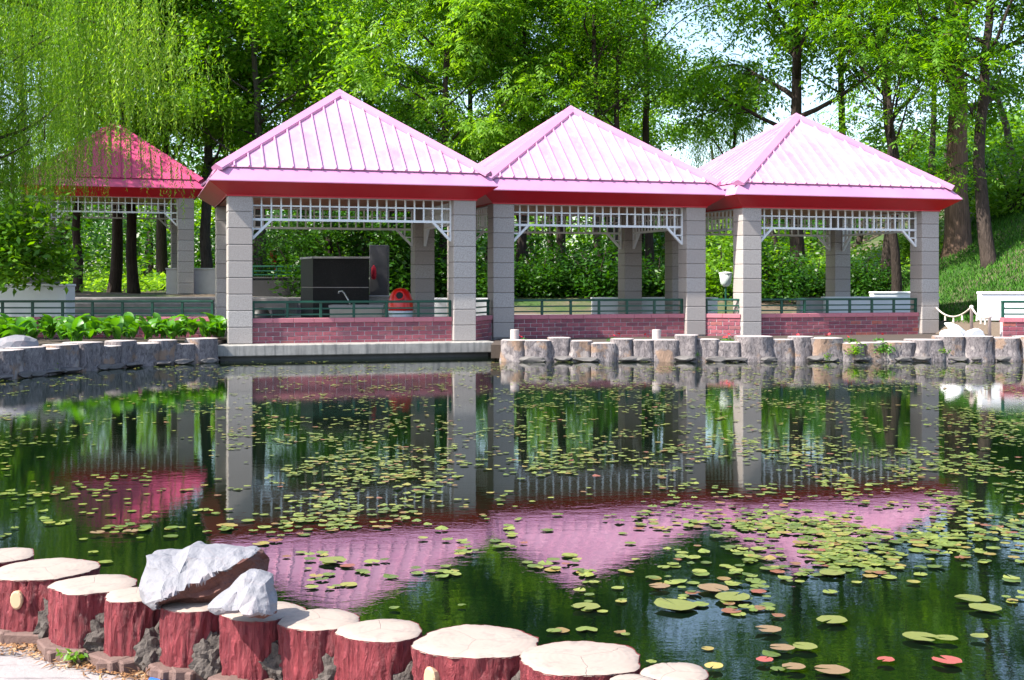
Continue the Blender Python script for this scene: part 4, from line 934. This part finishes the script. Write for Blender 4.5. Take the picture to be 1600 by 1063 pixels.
for k, ((x, y, r), lab) in enumerate(zip(stump_xy, names)):
    low = k >= 10; h = .265
    o = rough_stump('red_stump', r, h, 3.7 * k + 1, M['redbark'], M['sawn'], 96, 22, .055, .04, .006, .05)
    # crisp vertical bark flakes as real relief
    me = o.data; n = len(me.vertices); co = np.empty(n * 3, np.float32); me.vertices.foreach_get('co', co); co = co.reshape(-1, 3)
    for i in range(n):
        p = co[i]; a = math.atan2(p[1], p[0]); q = noise.fractal(Vector((math.cos(a) * 7.5 + k, math.sin(a) * 7.5, p[2] * 9)), .6, 2.2, 3)
        f = 1 + (.055 * q - .02) * (1 if p[2] < h - .005 else .2); co[i, 0] *= f; co[i, 1] *= f
    low_edge = co[:, 2] < .02; co[low_edge, 2] += np.array([.03 * noise.noise(Vector((co[i, 0] * 9, co[i, 1] * 9, k))) for i in np.nonzero(low_edge)[0]], np.float32)
    me.vertices.foreach_set('co', co.ravel()); me.update()
    o.location = (x, y, STUMPZ - h); o.rotation_euler = (0, 0, k * 1.3); tag(o, lab, 'stump', 'red stumps edging the near bank')
    if k in (1, 8):
        ang_ = {1: -1.75, 8: -2.35}[k] - o.rotation_euler[2]; mb = MB(); mb.lathe([(.028, -.03), (.030, .006), (.024, .012)], 14)
        kn = mb.build('knot', M['knot'], o); kn.location = (r * math.cos(ang_), r * math.sin(ang_), h - .085); kn.rotation_euler = (0, math.pi / 2, ang_); kn.scale = (1.4, 1, 1)
# mortar lumps between the stumps, bricks under them
M['grime'] = simple('dark mortar', (.075, .062, .055), .95, .5, 14, 1.0)
t = NT('old buried brick'); t.color(t.mix(t.noise(9, 5, .7), (.075, .042, .036), (.17, .105, .088))); t.rough(.9); t.bump(t.noise(30, 5, .7), .8, .012); M['oldbrick'] = t.m
for k in range(9):
    (x0, y0, r0), (x1, y1, r1) = stump_xy[k], stump_xy[k + 1]
    f = r0 / (r0 + r1); x = x0 + (x1 - x0) * f; y = y0 + (y1 - y0) * f
    dx, dy = x1 - x0, y1 - y0; l = math.hypot(dx, dy); nx_, ny_ = dy / l, -dx / l
    if ny_ > 0: nx_, ny_ = -nx_, -ny_
    q = .38 * min(r0, r1)
    o = obj('mortar_lump', rock_mesh('mortar_lump', .10, .075, .115, 60 + k, M['grime'], 4, 1.5, 2), None, (x + nx_ * q, y + ny_ * q, .335)); tag(o, f'rough grey mortar lump in the {ORD[k]} gap between red stumps', 'mortar lump', 'mortar lumps between the red stumps')
FB = []
for q in range(3):
    mb = MB(); mb.box(-.095, .095, -.05, .05, -.034, .030, .007)
    mb.v = [tuple(Vector(p) * (1 + .07 * noise.noise(Vector(p) * 17 + Vector((q * 5, 0, 0))))) for p in mb.v]; FB.append(mb.mesh('loose_brick', M['oldbrick']))
bp = []
for k in range(10):
    x, y, r = stump_xy[k]
    for j in (-1, 0, 1):
        a = -1.75 + j * .62 + (.1 if k % 2 else -.1); bp.append((x + math.cos(a) * r * .93, y + math.sin(a) * r * .93, .285, a + math.pi / 2))
for j, (x, y, z, a) in enumerate(bp):
    o = obj('loose_brick', FB[j % 3], None, (x, y, z), (R.uniform(-.1, .1), R.uniform(-.1, .1), a + R.uniform(-.1, .1)), (R.uniform(.8, 1.1), 1, 1)); tag(o, f'{ORD[j % 3]} broken brick wedged under the {ORD[j // 3]} red stump of the row', 'brick', 'broken bricks under the red stumps')
# big white rock with a brown broken underside, and the smaller rock
def big_rock(name, outline, d0, dpt, label, under=None, seed=0, line=None):
    """a boulder from a front outline in metres: bulging body with facets"""
    bm = bmesh.new(); n = len(outline); cx = sum(p[0] for p in outline) / n; cz = sum(p[1] for p in outline) / n
    layers = [(-.50, .50), (-.34, .84), (-.08, 1.0), (.22, .95), (.45, .62)]; rings = []
    for i, (yy, s) in enumerate(layers):
        rings.append([bm.verts.new((cx + (p[0] - cx) * s, yy * dpt + .03 * noise.noise(Vector((p[0] * 9, p[1] * 9, i + seed))) + (p[1] - cz) * .55, cz + (p[1] - cz) * s)) for p in outline])
    for a, b in zip(rings, rings[1:]):
        for k in range(n): bm.faces.new((a[k], a[(k + 1) % n], b[(k + 1) % n], b[k]))
    bm.faces.new(rings[0][::-1]); bm.faces.new(rings[-1])
    bmesh.ops.triangulate(bm, faces=bm.faces[:]); bmesh.ops.subdivide_edges(bm, edges=bm.edges[:], cuts=4, use_grid_fill=True)
    bm.normal_update()
    for v in bm.verts:
        q = noise.fractal(v.co * 5.5 + Vector((seed, 0, 0)), .9, 2.1, 4); q2 = noise.ridged_multi_fractal(v.co * 3.2 + Vector((0, seed, 0)), .9, 2, 3, 1, 2)
        q3 = noise.fractal(v.co * 26 + Vector((seed, 4, 0)), .8, 2.1, 4); v.co += v.normal * (.013 * q + .008 * (q2 - 1) + .0035 * q3)
    if line:                                            # the broken underside is hollowed back under the brow
        for v in bm.verts:
            mm = line(v.co)
            if mm > 0 and v.co.y < .12: v.co.y += min(.10, .02 + mm * 1.6) * min(1, (.12 - v.co.y) / .15)
    bmesh.ops.recalc_face_normals(bm, faces=bm.faces[:])
    me = bpy.data.meshes.new(name); bm.to_mesh(me); bm.free(); me.materials.append(M['rock']); me.materials.append(M['rockbrown'])
    if under:
        for p in me.polygons:
            c = p.center
            if under(c, p.normal): p.material_index = 1
    o = obj(name, me); tag(o, label, 'rock', 'white rocks on the red stumps'); return o
S1 = 5.15 / F; ol = [(220, 870), (240, 866), (262, 868), (292, 857), (312, 862), (345, 860), (372, 859), (398, 861), (410, 868), (417, 882), (415, 896), (408, 912), (392, 928), (362, 944), (318, 950), (292, 948), (262, 945), (243, 946), (226, 936), (218, 918), (221, 893)]
ol = [((x - 318) * S1, -(y - 905) * S1) for x, y in ol]
o = big_rock('rock', ol, 0, .34, 'big jagged white rock with brown underside lying across the red stumps', lambda c, n: n.y < .3 and c.z < .006 + c.x * .43 + .02 * noise.noise(c * 14) and c.x > -.15, 2, lambda c: .008 + c.x * .43 - c.z if c.x > -.15 else 0)
o.scale = (.95, .95, .95); o.location = (px_x(318, 5.15), 5.17, HC - (905 - YH) * S1)
S2 = 4.86 / F; ol2 = [(333, 938), (350, 922), (370, 904), (388, 894), (404, 893), (425, 900), (428, 918), (436, 935), (437, 948), (420, 952), (400, 951), (385, 942), (360, 945), (345, 944)]
ol2 = [((x - 388) * S2, -(y - 928) * S2) for x, y in ol2]
o = big_rock('rock', ol2, 0, .20, 'smaller pointed white rock in front of the big one', lambda c, n: n.y < .2 and c.z < -.045 + .012 * noise.noise(c * 20), 9); o.location = (px_x(390, 4.86), 4.80, HC - (928 - YH) * S2 + .004)
# hose, litter, weed in front
M['blue'] = simple('blue hose plastic', (.02, .10, .45), .35, .15, 6)
hp = [at(235, 1043, 4.95), at(262, 1046, 4.90), at(300, 1054, 4.83), at(330, 1061, 4.76), at(352, 1072, 4.68), at(380, 1090, 4.6)]
for p in hp: p.z = .275
mb = MB(); mb.tube(hp, .011, 8); tag(mb.build('hose', M['blue'], smooth=True), 'blue plastic hose lying along the foot of the stumps', 'hose')
hp = [at(330, 1044, 4.82), at(345, 1058, 4.72), at(352, 1066, 4.66), at(362, 1080, 4.6)]
for p in hp: p.z = .30
mb = MB(); mb.tube(hp, .011, 8); tag(mb.build('hose', M['blue'], smooth=True), 'short second length of blue hose under the stump carrying the smaller rock', 'hose')
n = 2600; u = rng.uniform(0, 1, n); ctrl = np.array([[(s[0]), (s[1] - s[2] * 1.18)] for s in stump_xy[:9]]); f = u * (len(ctrl) - 1); i = np.minimum(f.astype(int), len(ctrl) - 2); P = ctrl[i] + (ctrl[i + 1] - ctrl[i]) * (f - i)[:, None] + rng.normal(0, .045, (n, 2))
C = np.stack([P[:, 0], P[:, 1], .268 + rng.uniform(0, .012, n)], 1); D = rng.normal(0, 1, (n, 3)); D[:, 2] *= .12; U = np.tile([0, 0, 1.0], (n, 1)) + rng.normal(0, .2, (n, 3))
t = NT('dry litter'); t.color(t.ramp(t.island(), [(0, (.10, .05, .02)), (.5, (.26, .12, .045)), (.85, (.38, .20, .09)), (1, (.45, .33, .2))])); t.rough(.8)
tag(obj('leaf_litter', leaves_mesh('leaf_litter', C, D, U, rng.uniform(.02, .075, n), rng.uniform(.004, .012, n), t.m)), 'dry brown needles and leaf litter along the foot of the stumps', 'litter', kind='stuff')
W2 = shrub_mesh(19, .055, .06, 50, M['leaf_light'], .035, .02); o = obj('weed', W2, None, at(113, 1024, 5.18)); o.location.z = .265; tag(o, 'little green weed on the near path beside the stumps', 'weed')

# ------------------------------------------------------------------ lily pads
def pad_mesh(seed, notch=.32, up=.04):
    r = random.Random(seed); notch = r.uniform(.12, .6); n = 14; vs = [(0, 0, .0)]; e = r.uniform(.85, 1.0)
    for k in range(n + 1):
        a = notch / 2 + (2 * math.pi - notch) * k / n; q = 1 + r.uniform(-.06, .06); vs.append((q * math.cos(a), q * e * math.sin(a), up * r.uniform(-.2, 1) + (.22 * max(0, math.cos(a - seed)) ** 6 if seed % 3 == 0 else 0)))
    mb = MB(); mb.add(vs, [(0, 1 + k, 2 + k) for k in range(n)]); return mb
t = NT('lily pad'); rnd = t.math('FRACT', t.math('ADD', t.obj_random(), t.island())); n1 = t.noise(3, 4)
c = t.ramp(rnd, [(0, (.045, .085, .010)), (.30, (.085, .135, .016)), (.62, (.13, .175, .026)), (.84, (.20, .23, .04)), (.91, (.23, .17, .04)), (.96, (.16, .08, .035)), (1, (.20, .05, .035))])
t.color(t.mix(t.math('MULTIPLY', n1, .3), c, (.14, .12, .04))); t.rough(.35); t.spec(.5); M['pad'] = t.m
def padmat(name, a, b):
    t = NT(name); t.color(t.mix(t.noise(4, 5, .7), a, b)); t.rough(.4); return t.m
M['pad_red'] = padmat('red lily pad', (.22, .035, .035), (.36, .10, .07)); M['pad_olive'] = padmat('olive lily pad', (.09, .11, .02), (.19, .20, .045)); M['pad_brown'] = padmat('brown lily pad', (.13, .08, .04), (.24, .16, .08)); M['pad_yellow'] = padmat('yellow lily pad', (.30, .21, .05), (.38, .30, .09))
PADS = [pad_mesh(s).mesh('lily_pad', M['pad']) for s in range(6)]
def dens(px, py):
    """pads per patch of pond, from sparse by the hostas to thick off the last pavilion"""
    if py < 572: return .15
    x = px / 1600
    if py < 610: b = .35 + .65 * x
    elif py < 700: b = .26 + (.22 if px > 330 else 0) + .7 * max(0, x - .45) * 1.6
    elif py < 775: b = (.12 if px < 420 else .7) + .35 * max(0, x - .5)
    elif py < 830: b = .10 if px < 440 else .60 + .25 * (px > 1000)
    elif py < 900: b = .07 if px < 700 else (.15 + .8 * (px > 1280) * (py < 885))
    elif py < 960: b = .02 if px < 900 else .08
    else: b = .008 if px < 1000 else .02
    return b
spots = []; tries = 0
while len(spots) < 5200 and tries < 120000:
    tries += 1
    # sample evenly in the pond's far half by row, rows nearer the camera are wider apart
    py = 566 + (1063 - 566) * R.random() ** 1.9; px = R.uniform(-20, 1620); p = on_water(px, py)
    cl = noise.noise(Vector((p.x * .75, p.y * .33, 3.1))) + .6 * noise.noise(Vector((p.x * 2.1, p.y * .9, 8.7)))
    pr = dens(px, py) * max(.04, min(1, .36 + 1.3 * cl))
    if R.random() < pr: spots.append((px, py, p))
spots = [s for s in spots if pond_sd(np.array([s[2].x]), np.array([s[2].y]))[0] < -.12]
# tufts: each spot is a cluster of overlapping pads
pads = []
for px, py, p in spots:
    base = R.uniform(.020, .039) * (1.0 + .15 * (py > 700) + .25 * (py > 820))
    for j in range(R.choice((1, 1, 2, 3))):
        pads.append((p.x + R.gauss(0, .07) * j, p.y + R.gauss(0, .12) * j, .006 + R.uniform(0, .010), base * R.uniform(.8, 1.15)))
def screen(pd): return pd[3] ** 2 / pd[1] ** 3
pads.sort(key=lambda q: -screen(q))
for k, (x, y, z, r) in enumerate(pads[:290]):
    o = obj('lily_pad', PADS[k % 6], None, (x, y, z), (R.uniform(-.03, .03), R.uniform(-.03, .03), R.uniform(0, 6.28)), (r, r, r)); tag(o, 'small yellow-green lily pad among the many floating on the pond', 'lily pad', 'small lily pads on the pond')
mb = MB(); proto = [pad_mesh(s) for s in range(4)]; Vb = []; Fb = []; off = 0
for k, (x, y, z, r) in enumerate(pads[290:]):
    q = proto[k % 4]; a = R.uniform(0, 6.28); ca, sa = math.cos(a), math.sin(a); v = np.array(q.v); Vb.append(np.stack([x + r * (ca * v[:, 0] - sa * v[:, 1]), y + r * (sa * v[:, 0] + ca * v[:, 1]), z + r * v[:, 2]], 1)); Fb.append(np.array(q.f) + off); off += len(v)
tag(obj('small_lily_pads', np_mesh('small_lily_pads', np.concatenate(Vb), np.concatenate(Fb), M['pad'])), 'carpet of small lily pads spread across the far pond', 'lily pads', kind='stuff')
BIG = [(916, 953, 50, 'pad_olive', 'olive lily pad floating alone past the broad ringed stump'), (1056, 951, 78, 'pad_olive', 'long olive lily pad in front of the brown pad cluster'), (1030, 921, 40, 'pad_brown', 'brown pad at the end of the olive cluster in mid pond'),
       (1115, 924, 62, 'pad_brown', 'dull brown pad in the middle of the olive cluster'), (1145, 938, 70, 'pad_olive', 'olive green pad at the far end of the brown cluster'), (1200, 989, 50, 'pad_brown', 'speckled brown lily pad alone in open dark water'),
       (1300, 974, 58, 'pad_olive', 'oval olive lily pad below the thick pad raft'), (1438, 1001, 62, 'pad_olive', 'broad olive lily pad above the red pads'), (1478, 1003, 42, 'pad_olive', 'smaller olive pad touching the broad olive pad'),
       (1480, 1038, 52, 'pad_red', 'larger coral red lily pad near the bottom corner'), (1384, 1037, 34, 'pad_red', 'smaller coral red lily pad between olive and dark red ones'), (1195, 1037, 34, 'pad_red', 'dark red lily pad near the low stumps'),
       (1115, 1047, 40, 'pad_yellow', 'orange-yellow lily pad beside the small low stumps'), (1240, 1048, 44, 'pad_brown', 'brown pad at the bottom beside the ragged one'), (1300, 1053, 62, 'pad_brown', 'ragged brown lily pad at the picture bottom'), (1222, 1018, 46, 'pad_brown', 'grey-brown lily pad above the dark red one'), (1258, 1016, 46, 'pad_olive', 'olive-brown pad overlapping the grey-brown one'),
       (1540, 955, 60, 'pad_olive', 'olive lily pad at the right side near the picture edge'), (1515, 941, 56, 'pad_olive', 'yellow-olive pad just above another by the picture edge'), (1530, 1000, 34, 'pad_olive', 'small olive pad past the broad olive pair'), (204, 834, 32, 'pad_brown', 'pinkish brown pad off the knotted stump'), (152, 836, 28, 'pad_brown', 'pale brown pad nearest the picture edge off the knotted stump'),
       (520, 880, 56, 'pad_olive', 'bright olive pad on the pink roof reflection'), (1300, 900, 48, 'pad_olive', 'light green pad at the upper end of the open dark water')]
for px, py, w_, m, lab in BIG:
    p = on_water(px, py); r = .86 * w_ / F * p.y / 2; me = pad_mesh(px).mesh('lily_pad', M[m])
    tag(obj('lily_pad', me, None, (p.x, p.y, .022), (0, 0, R.uniform(0, 6)), (r, r, r * .6)), lab, 'lily pad', 'larger lily pads')
